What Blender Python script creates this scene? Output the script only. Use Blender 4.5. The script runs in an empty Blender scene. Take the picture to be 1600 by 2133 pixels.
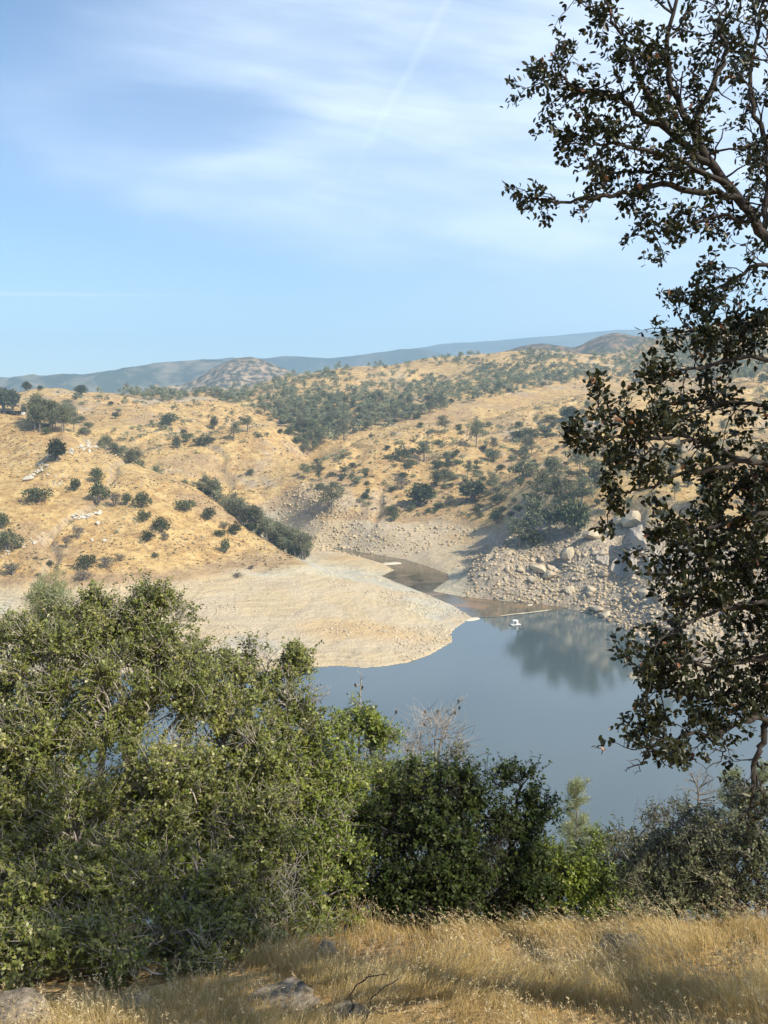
import bpy, math, random
import numpy as np
from mathutils import Vector

rng = np.random.default_rng(7)
random.seed(7)
S = bpy.context.scene
COL = S.collection

# ------------------------------------------------------------------ camera
CAMZ = 125.0
F = 2000.0                                   # focal length in photograph pixels (1600 x 2133)
PITCH = math.atan((1066.5 - 840.0) / F)      # eye level lies at row 840
cam_d = bpy.data.cameras.new('camera')
cam = bpy.data.objects.new('camera', cam_d)
COL.objects.link(cam)
cam.location = (0, 0, CAMZ)
cam.rotation_euler = (math.pi / 2 - PITCH, 0, 0)
cam_d.sensor_fit = 'VERTICAL'
cam_d.sensor_height = 36.0
cam_d.lens = 36.0 * F / 2133.0
cam_d.clip_start = 0.05
cam_d.clip_end = 60000
S.camera = cam

# ------------------------------------------------------------------ sun, sky, exposure
SUN_EL = math.radians(42)
SUN_H = Vector((0.80, -0.60, 0)).normalized()
TO_SUN = Vector((SUN_H.x * math.cos(SUN_EL), SUN_H.y * math.cos(SUN_EL), math.sin(SUN_EL)))
sl = bpy.data.lights.new('sun', 'SUN')
sl.energy = 5.0
sl.angle = math.radians(0.53)
sl.color = (1.0, 0.89, 0.71)
sun = bpy.data.objects.new('sun', sl)
COL.objects.link(sun)
sun.rotation_euler = TO_SUN.to_track_quat('Z', 'Y').to_euler()

W = bpy.data.worlds.new('World')
S.world = W
W.use_nodes = True
wn, wl = W.node_tree.nodes, W.node_tree.links
wn.clear()


def N(nodes, t, **kw):
    n = nodes.new(t)
    for k, v in kw.items():
        setattr(n, k, v)
    return n


def mth(nodes, links, op, a, b=None, c=None, clamp=False):
    n = nodes.new('ShaderNodeMath')
    n.operation = op
    n.use_clamp = clamp
    for i, v in enumerate((a, b, c)):
        if v is None:
            continue
        if isinstance(v, (int, float)):
            n.inputs[i].default_value = v
        else:
            links.new(v, n.inputs[i])
    return n.outputs[0]


def sstep(nodes, links, v, lo, hi):
    n = nodes.new('ShaderNodeMapRange')
    n.interpolation_type = 'SMOOTHSTEP'
    links.new(v, n.inputs[0])
    n.inputs[1].default_value = lo
    n.inputs[2].default_value = hi
    return n.outputs[0]


def wm(op, a, b=None, c=None, clamp=False):
    return mth(wn, wl, op, a, b, c, clamp)


def ws(v, lo, hi):
    return sstep(wn, wl, v, lo, hi)


sky = N(wn, 'ShaderNodeTexSky', sky_type='NISHITA')
sky.sun_disc = False
sky.sun_elevation = SUN_EL
sky.sun_rotation = math.atan2(SUN_H.x, SUN_H.y)
sky.altitude = 900
sky.air_density = 1.0
sky.dust_density = 0.3
sky.ozone_density = 4.0
tc = N(wn, 'ShaderNodeTexCoord')
sep = N(wn, 'ShaderNodeSeparateXYZ')
wl.new(tc.outputs['Generated'], sep.inputs[0])
yy = wm('MAXIMUM', wm('ABSOLUTE', sep.outputs[1]), 0.12)
A_ = wm('DIVIDE', sep.outputs[0], yy)
E_ = wm('DIVIDE', sep.outputs[2], yy)
comb = N(wn, 'ShaderNodeCombineXYZ')
wl.new(wm('ADD', A_, wm('MULTIPLY', E_, 0.5)), comb.inputs[0])
wl.new(wm('MULTIPLY', E_, 3.2), comb.inputs[1])
nz = N(wn, 'ShaderNodeTexNoise')
wl.new(comb.outputs[0], nz.inputs['Vector'])
nz.inputs['Scale'].default_value = 2.6
nz.inputs['Detail'].default_value = 7
nz.inputs['Roughness'].default_value = 0.52
nz.inputs['Distortion'].default_value = 0.5
n1 = nz.outputs[0]
nz2 = N(wn, 'ShaderNodeTexNoise')
wl.new(comb.outputs[0], nz2.inputs['Vector'])
nz2.inputs['Scale'].default_value = 6
nz2.inputs['Detail'].default_value = 5
n2 = nz2.outputs[0]
wob = wm('MULTIPLY', wm('SUBTRACT', n1, 0.5), 0.16)
# veil of cirrus above a slanting lower edge, thinning out to the upper left
edge = wm('ADD', wm('SUBTRACT', E_, wm('MULTIPLY_ADD', A_, -0.20, 0.150)), wob)
veil = ws(edge, -0.045, 0.06)
ul = wm('ADD', wm('MULTIPLY_ADD', A_, 0.95, wm('MULTIPLY', E_, -1.0)), wm('MULTIPLY', wob, 1.3))
veil = wm('MULTIPLY', veil, ws(ul, -0.80, -0.42))
da = wm('DIVIDE', wm('ADD', A_, 0.215), 0.13)
de = wm('DIVIDE', wm('ADD', wm('SUBTRACT', E_, 0.285), wm('MULTIPLY', wob, 0.45)), 0.036)
hole = wm('SUBTRACT', 1.0, ws(wm('ADD', wm('POWER', da, 2), wm('POWER', de, 2)), 0.05, 1.7))
veil = wm('MULTIPLY', veil, wm('MULTIPLY_ADD', hole, -0.7, 1.0))
comb3 = N(wn, 'ShaderNodeCombineXYZ')
wl.new(wm('MULTIPLY', wm('ADD', A_, wm('MULTIPLY', E_, -0.35)), 1.4), comb3.inputs[0])
wl.new(wm('MULTIPLY', wm('ADD', E_, wm('MULTIPLY', A_, 0.16)), 11.0), comb3.inputs[1])
nz3 = N(wn, 'ShaderNodeTexNoise')
wl.new(comb3.outputs[0], nz3.inputs['Vector'])
nz3.inputs['Scale'].default_value = 2.2
nz3.inputs['Detail'].default_value = 8
nz3.inputs['Roughness'].default_value = 0.6
nz3.inputs['Distortion'].default_value = 0.7
veil = wm('MULTIPLY', veil, wm('MULTIPLY_ADD', ws(n2, 0.32, 0.68), 0.30, 0.62))
veil = wm('MULTIPLY', veil, wm('MULTIPLY_ADD', ws(nz3.outputs[0], 0.30, 0.70), 0.45, 0.80))
right = ws(A_, -0.45, 0.40)
veil = wm('MULTIPLY', veil, wm('MULTIPLY_ADD', right, 0.35, 0.62))
# pale haze towards the right and the horizon, faint streaks low down
low = wm('MULTIPLY', ws(A_, -0.15, 0.42), 0.58)
veil = wm('MAXIMUM', veil, low)
streak = wm('MULTIPLY', wm('SUBTRACT', 1.0, ws(wm('ABSOLUTE', wm('SUBTRACT', E_, wm('MULTIPLY_ADD', A_, -0.012, 0.1065))), 0.0006, 0.003)),
            wm('SUBTRACT', 1.0, ws(A_, -0.40, -0.12)))
veil = wm('MAXIMUM', veil, wm('MULTIPLY', streak, 0.6))
# contrail running down from the top of the picture
cl = wm('SUBTRACT', wm('MULTIPLY_ADD', E_, 0.585, -0.168), A_)
ctr = wm('MULTIPLY', wm('SUBTRACT', 1.0, ws(wm('ABSOLUTE', wm('ADD', cl, wm('MULTIPLY', wob, 0.05))), 0.001, 0.007)), ws(E_, 0.17, 0.34))
veil = wm('ADD', veil, wm('MULTIPLY', ctr, 0.10), clamp=True)
mixc = N(wn, 'ShaderNodeMix', data_type='RGBA')
wl.new(wm('MULTIPLY', veil, 0.95, clamp=True), mixc.inputs[0])
wl.new(sky.outputs[0], mixc.inputs[6])
mixc.inputs[7].default_value = (6.1, 6.9, 8.3, 1)
bg = N(wn, 'ShaderNodeBackground')
wl.new(mixc.outputs[2], bg.inputs[0])
bg.inputs[1].default_value = 0.115
wo = N(wn, 'ShaderNodeOutputWorld')
wl.new(bg.outputs[0], wo.inputs[0])

S.view_settings.view_transform = 'Standard'
S.view_settings.look = 'None'
S.view_settings.exposure = 0.55
S.view_settings.gamma = 1.0
S.view_settings.use_curve_mapping = False
S.render.engine = 'CYCLES'
S.cycles.use_denoising = True
S.cycles.max_bounces = 4
S.cycles.diffuse_bounces = 2
S.cycles.glossy_bounces = 3
S.cycles.transmission_bounces = 3
S.cycles.volume_bounces = 1
S.cycles.transparent_max_bounces = 4
S.cycles.sample_clamp_indirect = 4.0

# ------------------------------------------------------------------ pixel <-> world
CP, SP = math.cos(PITCH), math.sin(PITCH)


def ray(px, py):
    a, b = (px - 800.0) / F, (1066.5 - py) / F
    return np.array([a, CP + b * SP, -SP + b * CP])


def at(px, py, Y):
    d = ray(px, py)
    return np.array([0, 0, CAMZ]) + d * (Y / d[1])


def atz(px, py, z):
    d = ray(px, py)
    return np.array([0, 0, CAMZ]) + d * ((z - CAMZ) / d[2])


def to_px(P):
    P = np.atleast_2d(P)
    x, y, z = P[:, 0], P[:, 1], P[:, 2] - CAMZ
    dep = y * CP - z * SP
    up = y * SP + z * CP
    return 800 + F * x / dep, 1066.5 - F * up / dep


# ------------------------------------------------------------------ noise
def _h(ix, iy, seed):
    n = (ix.astype(np.int64) * 374761393 + iy.astype(np.int64) * 668265263 + seed * 144665) & 0xFFFFFFFF
    n = ((n ^ (n >> 13)) * 1274126177) & 0xFFFFFFFF
    return ((n ^ (n >> 16)) & 0xFFFFFF) / float(0xFFFFFF)


def vn(x, y, seed=0):
    ix, iy = np.floor(x), np.floor(y)
    fx, fy = x - ix, y - iy
    fx = fx * fx * fx * (fx * (fx * 6 - 15) + 10)
    fy = fy * fy * fy * (fy * (fy * 6 - 15) + 10)
    a, b = _h(ix, iy, seed), _h(ix + 1, iy, seed)
    c, d = _h(ix, iy + 1, seed), _h(ix + 1, iy + 1, seed)
    return (a + (b - a) * fx) * (1 - fy) + (c + (d - c) * fx) * fy - 0.5


def fbm(x, y, lam, octs, seed=0, gain=0.5):
    t, a = 0.0, 1.0
    for o in range(octs):
        k = 2.03 ** o / lam
        c, s_ = math.cos(o * 1.1 + seed), math.sin(o * 1.1 + seed)
        t = t + a * vn((x * c - y * s_) * k, (x * s_ + y * c) * k, seed + o)
        a *= gain
    return t


def ridged(x, y, lam, octs, seed=0, gain=0.5):
    t, a = 0.0, 1.0
    for o in range(octs):
        k = 2.07 ** o / lam
        c, s_ = math.cos(o * 0.9 + seed), math.sin(o * 0.9 + seed)
        t = t + a * (1 - 4 * np.abs(vn((x * c - y * s_) * k, (x * s_ + y * c) * k, seed + o)))
        a *= gain
    return t


def smooth(v, lo, hi):
    t = np.clip((v - lo) / (hi - lo), 0, 1)
    return t * t * (3 - 2 * t)


# ------------------------------------------------------------------ mesh helpers
def link(o, parent=None):
    COL.objects.link(o)
    if parent is not None:
        o.parent = parent
    return o


def tag(o, label=None, cat=None, group=None, kind=None):
    if label:
        o['label'] = label
    if cat:
        o['category'] = cat
    if group:
        o['group'] = group
    if kind:
        o['kind'] = kind
    return o


def mesh_np(name, V, quads=None, tris=None, mats=(), attrs=None, smooth_=False, midx=None):
    """attrs: name -> (domain, float array)"""
    me = bpy.data.meshes.new(name)
    V = np.asarray(V, np.float32)
    nq = 0 if quads is None else len(quads)
    nt = 0 if tris is None else len(tris)
    loops = []
    if nq:
        loops.append(np.asarray(quads, np.int32).ravel())
    if nt:
        loops.append(np.asarray(tris, np.int32).ravel())
    loops = np.concatenate(loops)
    tot = np.concatenate([np.full(nq, 4, np.int32), np.full(nt, 3, np.int32)])
    start = np.concatenate([[0], np.cumsum(tot)[:-1]]).astype(np.int32)
    me.vertices.add(len(V))
    me.vertices.foreach_set('co', V.ravel())
    me.loops.add(len(loops))
    me.loops.foreach_set('vertex_index', loops)
    me.polygons.add(nq + nt)
    me.polygons.foreach_set('loop_start', start)
    me.polygons.foreach_set('loop_total', tot)
    if smooth_:
        me.polygons.foreach_set('use_smooth', np.ones(nq + nt, bool))
    for m in mats:
        me.materials.append(m)
    if midx is not None:
        me.polygons.foreach_set('material_index', np.asarray(midx, np.int32))
    me.update()
    for k, (dom, arr) in (attrs or {}).items():
        a = me.attributes.new(k, 'FLOAT', dom)
        a.data.foreach_set('value', np.asarray(arr, np.float32))
    return me


def obj(name, me, parent=None):
    return link(bpy.data.objects.new(name, me), parent)


def empty(name, loc):
    o = bpy.data.objects.new(name, None)
    o.location = loc
    o.empty_display_size = 0.1
    return link(o)


def unit(v):
    v = np.asarray(v, float)
    return v / np.maximum(np.linalg.norm(v, axis=-1, keepdims=True), 1e-9)


def rand_unit(n):
    return unit(rng.normal(size=(n, 3)))


class Geo:
    """collects quads with a per-face random value"""
    def __init__(self):
        self.V, self.Q, self.R, self.n = [], [], [], 0

    def add(self, V, Q, R=None):
        self.V.append(np.asarray(V, float))
        self.Q.append(np.asarray(Q, int) + self.n)
        self.R.append(np.full(len(Q), 0.5) if R is None else np.broadcast_to(R, (len(Q),)))
        self.n += len(V)

    def leaves(self, P, D, Nn, L, Wd, R):
        n = len(P)
        if n == 0:
            return
        D = unit(D)
        Sd = unit(np.cross(D, Nn))
        U = np.cross(Sd, D)
        L = np.broadcast_to(L, (n,))[:, None]
        Wd = np.broadcast_to(Wd, (n,))[:, None]
        mid = P + D * L * 0.55 + U * Wd * 0.16
        V = np.stack([P, mid + Sd * Wd * 0.5, P + D * L, mid - Sd * Wd * 0.5], 1).reshape(-1, 3)
        Q = np.arange(n * 4).reshape(n, 4)
        self.add(V, Q, R)

    def sticks(self, A, B, r0, r1, R=None):
        """three-sided tapered sticks"""
        n = len(A)
        if n == 0:
            return
        D = unit(B - A)
        X = unit(np.cross(D, np.tile([0.31, 0.52, 0.8], (n, 1))))
        Yv = np.cross(D, X)
        r0 = np.broadcast_to(r0, (n,))[:, None]
        r1 = np.broadcast_to(r1, (n,))[:, None]
        vs = []
        for c, r in ((A, r0), (B, r1)):
            for k in range(3):
                t = k * 2.0944
                vs.append(c + (X * math.cos(t) + Yv * math.sin(t)) * r)
        V = np.stack(vs, 1).reshape(-1, 3)
        b = (np.arange(n) * 6)[:, None]
        Q = np.concatenate([b + np.array([k, (k + 1) % 3, 3 + (k + 1) % 3, 3 + k]) for k in range(3)])
        self.add(V, Q, None if R is None else np.tile(R, 3))

    def tube(self, pts, rad, sides=6, R=0.5):
        pts = np.asarray(pts, float)
        n = len(pts)
        rad = np.broadcast_to(rad, (n,))
        T = unit(np.gradient(pts, axis=0))
        ref = np.array([0.3, 0.5, 0.81])
        X = unit(np.cross(T, np.tile(ref, (n, 1))))
        Yv = np.cross(T, X)
        an = np.arange(sides) * 2 * math.pi / sides
        V = (pts[:, None] + (X[:, None] * np.cos(an)[None, :, None] + Yv[:, None] * np.sin(an)[None, :, None]) * rad[:, None, None]).reshape(-1, 3)
        i = np.arange(n - 1)[:, None] * sides
        k = np.arange(sides)[None]
        k2 = (k + 1) % sides
        Q = np.stack([i + k, i + k2, i + sides + k2, i + sides + k], -1).reshape(-1, 4)
        self.add(V, Q, R)

    def mesh(self, name, mats, off=(0, 0, 0), smooth_=False, midx=None):
        V = np.concatenate(self.V) - np.asarray(off)
        Q = np.concatenate(self.Q)
        R = np.concatenate(self.R)
        return mesh_np(name, V, Q, None, mats, {'rnd': ('FACE', R)}, smooth_, midx)


def curve_pts(pts, n, jit=0.0):
    """Catmull-Rom through points, resampled, with wobble"""
    P = np.asarray(pts, float)
    P = np.vstack([2 * P[0] - P[1], P, 2 * P[-1] - P[-2]])
    out = []
    m = len(P) - 3
    for t in np.linspace(0, m - 1e-6, n):
        i = int(t)
        f = t - i
        a, b, c, d = P[i:i + 4]
        out.append(0.5 * (2 * b + (c - a) * f + (2 * a - 5 * b + 4 * c - d) * f * f + (3 * b - a - 3 * c + d) * f ** 3))
    out = np.array(out)
    if jit:
        w = rng.normal(size=out.shape) * jit
        w[0] = 0
        out += w
    return out


# ------------------------------------------------------------------ materials
def mat(name):
    m = bpy.data.materials.new(name)
    m.use_nodes = True
    nt = m.node_tree
    b = nt.nodes['Principled BSDF']
    return m, nt.nodes, nt.links, b


def rgb(c):
    return (c[0], c[1], c[2], 1)


def mixn(nodes, links, fac, c1, c2):
    n = nodes.new('ShaderNodeMix')
    n.data_type = 'RGBA'
    if isinstance(fac, (int, float)):
        n.inputs[0].default_value = fac
    else:
        links.new(fac, n.inputs[0])
    for i, c in ((6, c1), (7, c2)):
        if isinstance(c, tuple):
            n.inputs[i].default_value = rgb(c)
        else:
            links.new(c, n.inputs[i])
    return n.outputs[2]


def noise(nodes, links, scale, detail=4, rough=0.55, vec=None, dist=0.0):
    n = nodes.new('ShaderNodeTexNoise')
    n.inputs['Scale'].default_value = scale
    n.inputs['Detail'].default_value = detail
    n.inputs['Roughness'].default_value = rough
    n.inputs['Distortion'].default_value = dist
    if vec is not None:
        links.new(vec, n.inputs['Vector'])
    return n.outputs[0]


def attr(nodes, name):
    n = nodes.new('ShaderNodeAttribute')
    n.attribute_name = name
    return n.outputs['Fac']


def bump(nodes, links, h, strength, dist, b):
    n = nodes.new('ShaderNodeBump')
    n.inputs['Strength'].default_value = strength
    n.inputs['Distance'].default_value = dist
    links.new(h, n.inputs['Height'])
    links.new(n.outputs[0], b.inputs['Normal'])


def ramp(nodes, links, v, stops):
    n = nodes.new('ShaderNodeValToRGB')
    el = n.color_ramp.elements
    while len(el) < len(stops):
        el.new(0.5)
    for e, (p, c) in zip(el, stops):
        e.position = p
        e.color = rgb(c)
    links.new(v, n.inputs[0])
    return n.outputs[0]


def leaf_mat(name, stops, rough=0.45, transl=0.25, spec=0.4):
    m, n, l, b = mat(name)
    r = attr(n, 'rnd')
    c = ramp(n, l, r, stops)
    if name.startswith('far'):
        oi = n.new('ShaderNodeObjectInfo')
        hs = n.new('ShaderNodeHueSaturation')
        l.new(mth(n, l, 'MULTIPLY_ADD', oi.outputs['Random'], 0.75, 0.62), hs.inputs['Value'])
        l.new(mth(n, l, 'MULTIPLY_ADD', mth(n, l, 'FRACT', mth(n, l, 'MULTIPLY', oi.outputs['Random'], 7.3)), 0.05, 0.475), hs.inputs['Hue'])
        l.new(c, hs.inputs['Color'])
        c = hs.outputs[0]
    l.new(c, b.inputs['Base Color'])
    b.inputs['Roughness'].default_value = rough
    b.inputs['Specular IOR Level'].default_value = spec
    t = n.new('ShaderNodeBsdfTranslucent')
    l.new(c, t.inputs[0])
    mx = n.new('ShaderNodeMixShader')
    mx.inputs[0].default_value = transl
    l.new(b.outputs[0], mx.inputs[1])
    l.new(t.outputs[0], mx.inputs[2])
    l.new(mx.outputs[0], n['Material Output'].inputs[0])
    return m


def bark_mat(name, c1, c2, sc=9.0):
    m, n, l, b = mat(name)
    t = n.new('ShaderNodeTexCoord')
    v = noise(n, l, sc, 6, 0.65, t.outputs['Object'], 1.5)
    l.new(ramp(n, l, v, [(0.3, c1), (0.7, c2)]), b.inputs['Base Color'])
    b.inputs['Roughness'].default_value = 0.9
    bump(n, l, v, 0.6, 0.02, b)
    return m


M = {}
M['bark_grey'] = bark_mat('bark_grey', (0.10, 0.085, 0.07), (0.30, 0.27, 0.23), 14)
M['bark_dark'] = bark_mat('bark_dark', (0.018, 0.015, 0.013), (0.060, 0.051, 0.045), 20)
M['bark_pale'] = bark_mat('bark_pale', (0.26, 0.23, 0.20), (0.50, 0.46, 0.41), 20)
M['oak_leaf'] = leaf_mat('oak_leaf', [(0.0, (0.013, 0.018, 0.008)), (0.5, (0.026, 0.033, 0.012)), (0.86, (0.062, 0.060, 0.018)), (0.93, (0.15, 0.10, 0.045)), (1.0, (0.28, 0.13, 0.075))], 0.42, 0.24, 0.4)  # lowered so the near oak's shade is partly in the leaf colour
M['shrub_leaf'] = leaf_mat('shrub_leaf', [(0.0, (0.085, 0.108, 0.020)), (0.5, (0.195, 0.225, 0.048)), (0.85, (0.31, 0.325, 0.095)), (1.0, (0.46, 0.43, 0.19))], 0.40, 0.33, 0.5)
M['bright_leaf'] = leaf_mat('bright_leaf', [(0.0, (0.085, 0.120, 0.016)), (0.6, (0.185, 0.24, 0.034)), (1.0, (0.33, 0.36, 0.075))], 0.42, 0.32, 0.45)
M['shaded_leaf'] = leaf_mat('shaded_leaf', [(0.0, (0.022, 0.038, 0.008)), (0.6, (0.042, 0.064, 0.014)), (1.0, (0.10, 0.12, 0.03))], 0.5, 0.25, 0.22)  # darker leaves for the middle shrubs, part of their shade put into the colour
M['grey_leaf'] = leaf_mat('grey_leaf', [(0.0, (0.065, 0.078, 0.035)), (0.6, (0.13, 0.142, 0.065)), (1.0, (0.31, 0.30, 0.16))], 0.5, 0.2, 0.4)
M['needle'] = leaf_mat('needle', [(0.0, (0.18, 0.22, 0.10)), (0.6, (0.31, 0.345, 0.18)), (1.0, (0.46, 0.45, 0.27))], 0.55, 0.35, 0.3)
M['far_pine'] = leaf_mat('far_pine', [(0.0, (0.125, 0.132, 0.076)), (0.6, (0.185, 0.19, 0.115)), (1.0, (0.28, 0.27, 0.175))], 0.8, 0.15, 0.1)
M['far_oak'] = leaf_mat('far_oak', [(0.0, (0.068, 0.080, 0.042)), (0.6, (0.105, 0.118, 0.064)), (1.0, (0.18, 0.185, 0.105))], 0.8, 0.12, 0.1)
M['far_dry'] = leaf_mat('far_dry', [(0.0, (0.11, 0.10, 0.075)), (0.6, (0.17, 0.15, 0.11)), (1.0, (0.27, 0.235, 0.17))], 0.9, 0.1, 0.1)


def make_ground_mat():
    m, n, l, b = mat('hill_ground')
    geo = n.new('ShaderNodeNewGeometry')
    pos = geo.outputs['Position']
    sx = n.new('ShaderNodeSeparateXYZ')
    l.new(pos, sx.inputs[0])
    sn = n.new('ShaderNodeSeparateXYZ')
    l.new(geo.outputs['True Normal'], sn.inputs[0])
    sand, rock, oran, dirt = attr(n, 'sand'), attr(n, 'rock'), attr(n, 'orange'), attr(n, 'dirt')
    nb = noise(n, l, 0.012, 5, 0.6, pos)
    nm = noise(n, l, 0.11, 6, 0.65, pos, 0.6)
    nf = noise(n, l, 0.7, 5, 0.7, pos)
    nff = noise(n, l, 0.33, 4, 0.6, pos)
    g = mixn(n, l, sstep(n, l, nb, 0.35, 0.65), (0.475, 0.325, 0.135), (0.40, 0.25, 0.105))
    g = mixn(n, l, sstep(n, l, nm, 0.42, 0.70), g, (0.60, 0.44, 0.20))
    g = mixn(n, l, mth(n, l, 'MULTIPLY', sstep(n, l, nm, 0.50, 0.34), 0.75), g, (0.29, 0.18, 0.085))
    g = mixn(n, l, mth(n, l, 'MULTIPLY', sstep(n, l, nff, 0.54, 0.64), 0.75), g, (0.20, 0.15, 0.085))
    g = mixn(n, l, mth(n, l, 'MULTIPLY', sstep(n, l, nf, 0.55, 0.68), 0.7), g, (0.70, 0.57, 0.34))
    tv = n.new('ShaderNodeTexVoronoi')
    tv.inputs['Scale'].default_value = 0.22
    l.new(pos, tv.inputs['Vector'])
    tuft = mth(n, l, 'MULTIPLY', sstep(n, l, tv.outputs['Distance'], 0.34, 0.14), sstep(n, l, noise(n, l, 0.035, 3, 0.5, pos), 0.46, 0.60))
    g = mixn(n, l, mth(n, l, 'MULTIPLY', tuft, 0.8), g, (0.13, 0.105, 0.065))
    g = mixn(n, l, mth(n, l, 'MULTIPLY', dirt, 0.8), g, mixn(n, l, nf, (0.20, 0.145, 0.10), (0.36, 0.27, 0.19)))
    # old shorelines: fine bands that follow the height
    vz = n.new('ShaderNodeCombineXYZ')
    l.new(mth(n, l, 'MULTIPLY', sx.outputs[0], 0.035), vz.inputs[0])
    l.new(mth(n, l, 'MULTIPLY', sx.outputs[1], 0.035), vz.inputs[1])
    l.new(mth(n, l, 'MULTIPLY', sx.outputs[2], 2.1), vz.inputs[2])
    band = noise(n, l, 1.0, 4, 0.6, vz.outputs[0])
    s_ = mixn(n, l, sstep(n, l, band, 0.36, 0.62), (0.36, 0.33, 0.25), (0.54, 0.48, 0.335))
    s_ = mixn(n, l, mth(n, l, 'MULTIPLY', sstep(n, l, noise(n, l, 0.02, 4, 0.6, pos, 0.8), 0.45, 0.58), 0.7), s_, mixn(n, l, band, (0.37, 0.365, 0.32), (0.55, 0.53, 0.455)))
    s_ = mixn(n, l, mth(n, l, 'MULTIPLY', oran, 0.9), s_, mixn(n, l, band, (0.43, 0.285, 0.14), (0.56, 0.415, 0.225)))
    s_ = mixn(n, l, mth(n, l, 'MULTIPLY', sstep(n, l, nf, 0.55, 0.7), 0.5), s_, (0.68, 0.60, 0.45))
    s_ = mixn(n, l, mth(n, l, 'MULTIPLY', sstep(n, l, nff, 0.60, 0.68), 0.45), s_, (0.24, 0.20, 0.15))
    vor = n.new('ShaderNodeTexVoronoi')
    vor.feature = 'DISTANCE_TO_EDGE'
    vor.inputs['Scale'].default_value = 0.45
    l.new(pos, vor.inputs['Vector'])
    crack = sstep(n, l, vor.outputs[0], 0.0, 0.10)
    r_ = mixn(n, l, sstep(n, l, nm, 0.35, 0.65), (0.35, 0.29, 0.21), (0.52, 0.44, 0.32))
    r_ = mixn(n, l, mth(n, l, 'MULTIPLY', sstep(n, l, nff, 0.5, 0.66), 0.6), r_, (0.20, 0.175, 0.15))
    r_ = mixn(n, l, crack, (0.15, 0.13, 0.11), r_)
    steep = sstep(n, l, sn.outputs[2], 0.80, 0.62)
    c = mixn(n, l, sand, g, s_)
    rk = mth(n, l, 'MAXIMUM', rock, mth(n, l, 'MULTIPLY', steep, 0.55), clamp=True)
    c = mixn(n, l, rk, c, r_)
    l.new(c, b.inputs['Base Color'])
    b.inputs['Roughness'].default_value = 0.95
    b.inputs['Specular IOR Level'].default_value = 0.1
    hgt = mth(n, l, 'ADD', mth(n, l, 'MULTIPLY', nf, 0.6), mth(n, l, 'MULTIPLY', nff, 1.0))
    bump(n, l, hgt, 0.8, 1.6, b)
    return m


M['ground'] = make_ground_mat()


def rock_mat(name, c1, c2, c3, sc):
    m, n, l, b = mat(name)
    t = n.new('ShaderNodeTexCoord')
    inf = n.new('ShaderNodeObjectInfo')
    av = n.new('ShaderNodeVectorMath')
    l.new(t.outputs['Object'], av.inputs[0])
    l.new(inf.outputs['Random'], av.inputs[1])
    v = noise(n, l, sc, 7, 0.65, av.outputs[0], 0.5)
    w = noise(n, l, sc * 4, 5, 0.7, av.outputs[0])
    c = ramp(n, l, v, [(0.32, c1), (0.5, c2), (0.68, c3)])
    c = mixn(n, l, mth(n, l, 'MULTIPLY', sstep(n, l, w, 0.55, 0.72), 0.5), c, c1)
    l.new(c, b.inputs['Base Color'])
    b.inputs['Roughness'].default_value = 0.92
    b.inputs['Specular IOR Level'].default_value = 0.15
    bump(n, l, w, 0.5, 0.3 / sc, b)
    return m


M['granite'] = rock_mat('granite', (0.27, 0.225, 0.16), (0.47, 0.395, 0.28), (0.60, 0.52, 0.385), 0.9)
M['granite_white'] = rock_mat('granite_white', (0.36, 0.33, 0.27), (0.54, 0.50, 0.42), (0.64, 0.60, 0.51), 0.6)
M['granite_slab'] = rock_mat('granite_slab', (0.22, 0.195, 0.165), (0.38, 0.34, 0.28), (0.50, 0.455, 0.37), 0.12)
M['near_rock'] = rock_mat('near_rock', (0.05, 0.042, 0.032), (0.23, 0.19, 0.14), (0.40, 0.34, 0.255), 6.0)


def plain_mat(name, c, rough=0.6, var=0.15, sc=2.0, spec=0.3):
    m, n, l, b = mat(name)
    t = n.new('ShaderNodeTexCoord')
    v = noise(n, l, sc, 5, 0.6, t.outputs['Object'])
    l.new(mixn(n, l, v, tuple(x * (1 - var) for x in c), tuple(min(1, x * (1 + var)) for x in c)), b.inputs['Base Color'])
    b.inputs['Roughness'].default_value = rough
    b.inputs['Specular IOR Level'].default_value = spec
    return m


# ------------------------------------------------------------------ terrain height
CT = []                                    # control points x, Y, z


def cp(*pts):
    for px, py, Y in pts:
        CT.append(at(px, py, Y))


def cz(*pts):                              # column, depth, height
    for px, Y, z in pts:
        CT.append(np.array([(px - 800) / F * Y, Y, z]))


def cw(z, *pts):                           # on a level surface
    for px, py in pts:
        CT.append(atz(px, py, z))


# golden hill on the left
cw(20, (-350, 1230), (0, 1228), (200, 1228), (400, 1216), (550, 1202), (640, 1188))
cp((-350, 1040, 650), (0, 1100, 600), (0, 1040, 650), (0, 950, 745), (0, 900, 800), (-350, 900, 800), (-350, 862, 870), (0, 866, 855), (80, 878, 850),
   (200, 1100, 615), (150, 1020, 670), (200, 1000, 690), (150, 898, 830), (200, 936, 800), (260, 956, 785), (300, 1100, 615), (320, 986, 760), (300, 1040, 665),
   (400, 1016, 735), (400, 1100, 640), (400, 1160, 595), (450, 1046, 712), (500, 1086, 690), (550, 1121, 672), (600, 1155, 655), (650, 1174, 640), (500, 1150, 625))
cz((0, 960, 113), (-350, 960, 114), (100, 930, 100), (200, 880, 76), (260, 870, 62), (320, 850, 48), (400, 815, 36), (450, 795, 28), (500, 775, 20), (550, 760, 12), (600, 742, 6), (120, 1040, 88), (220, 980, 60))
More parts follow.
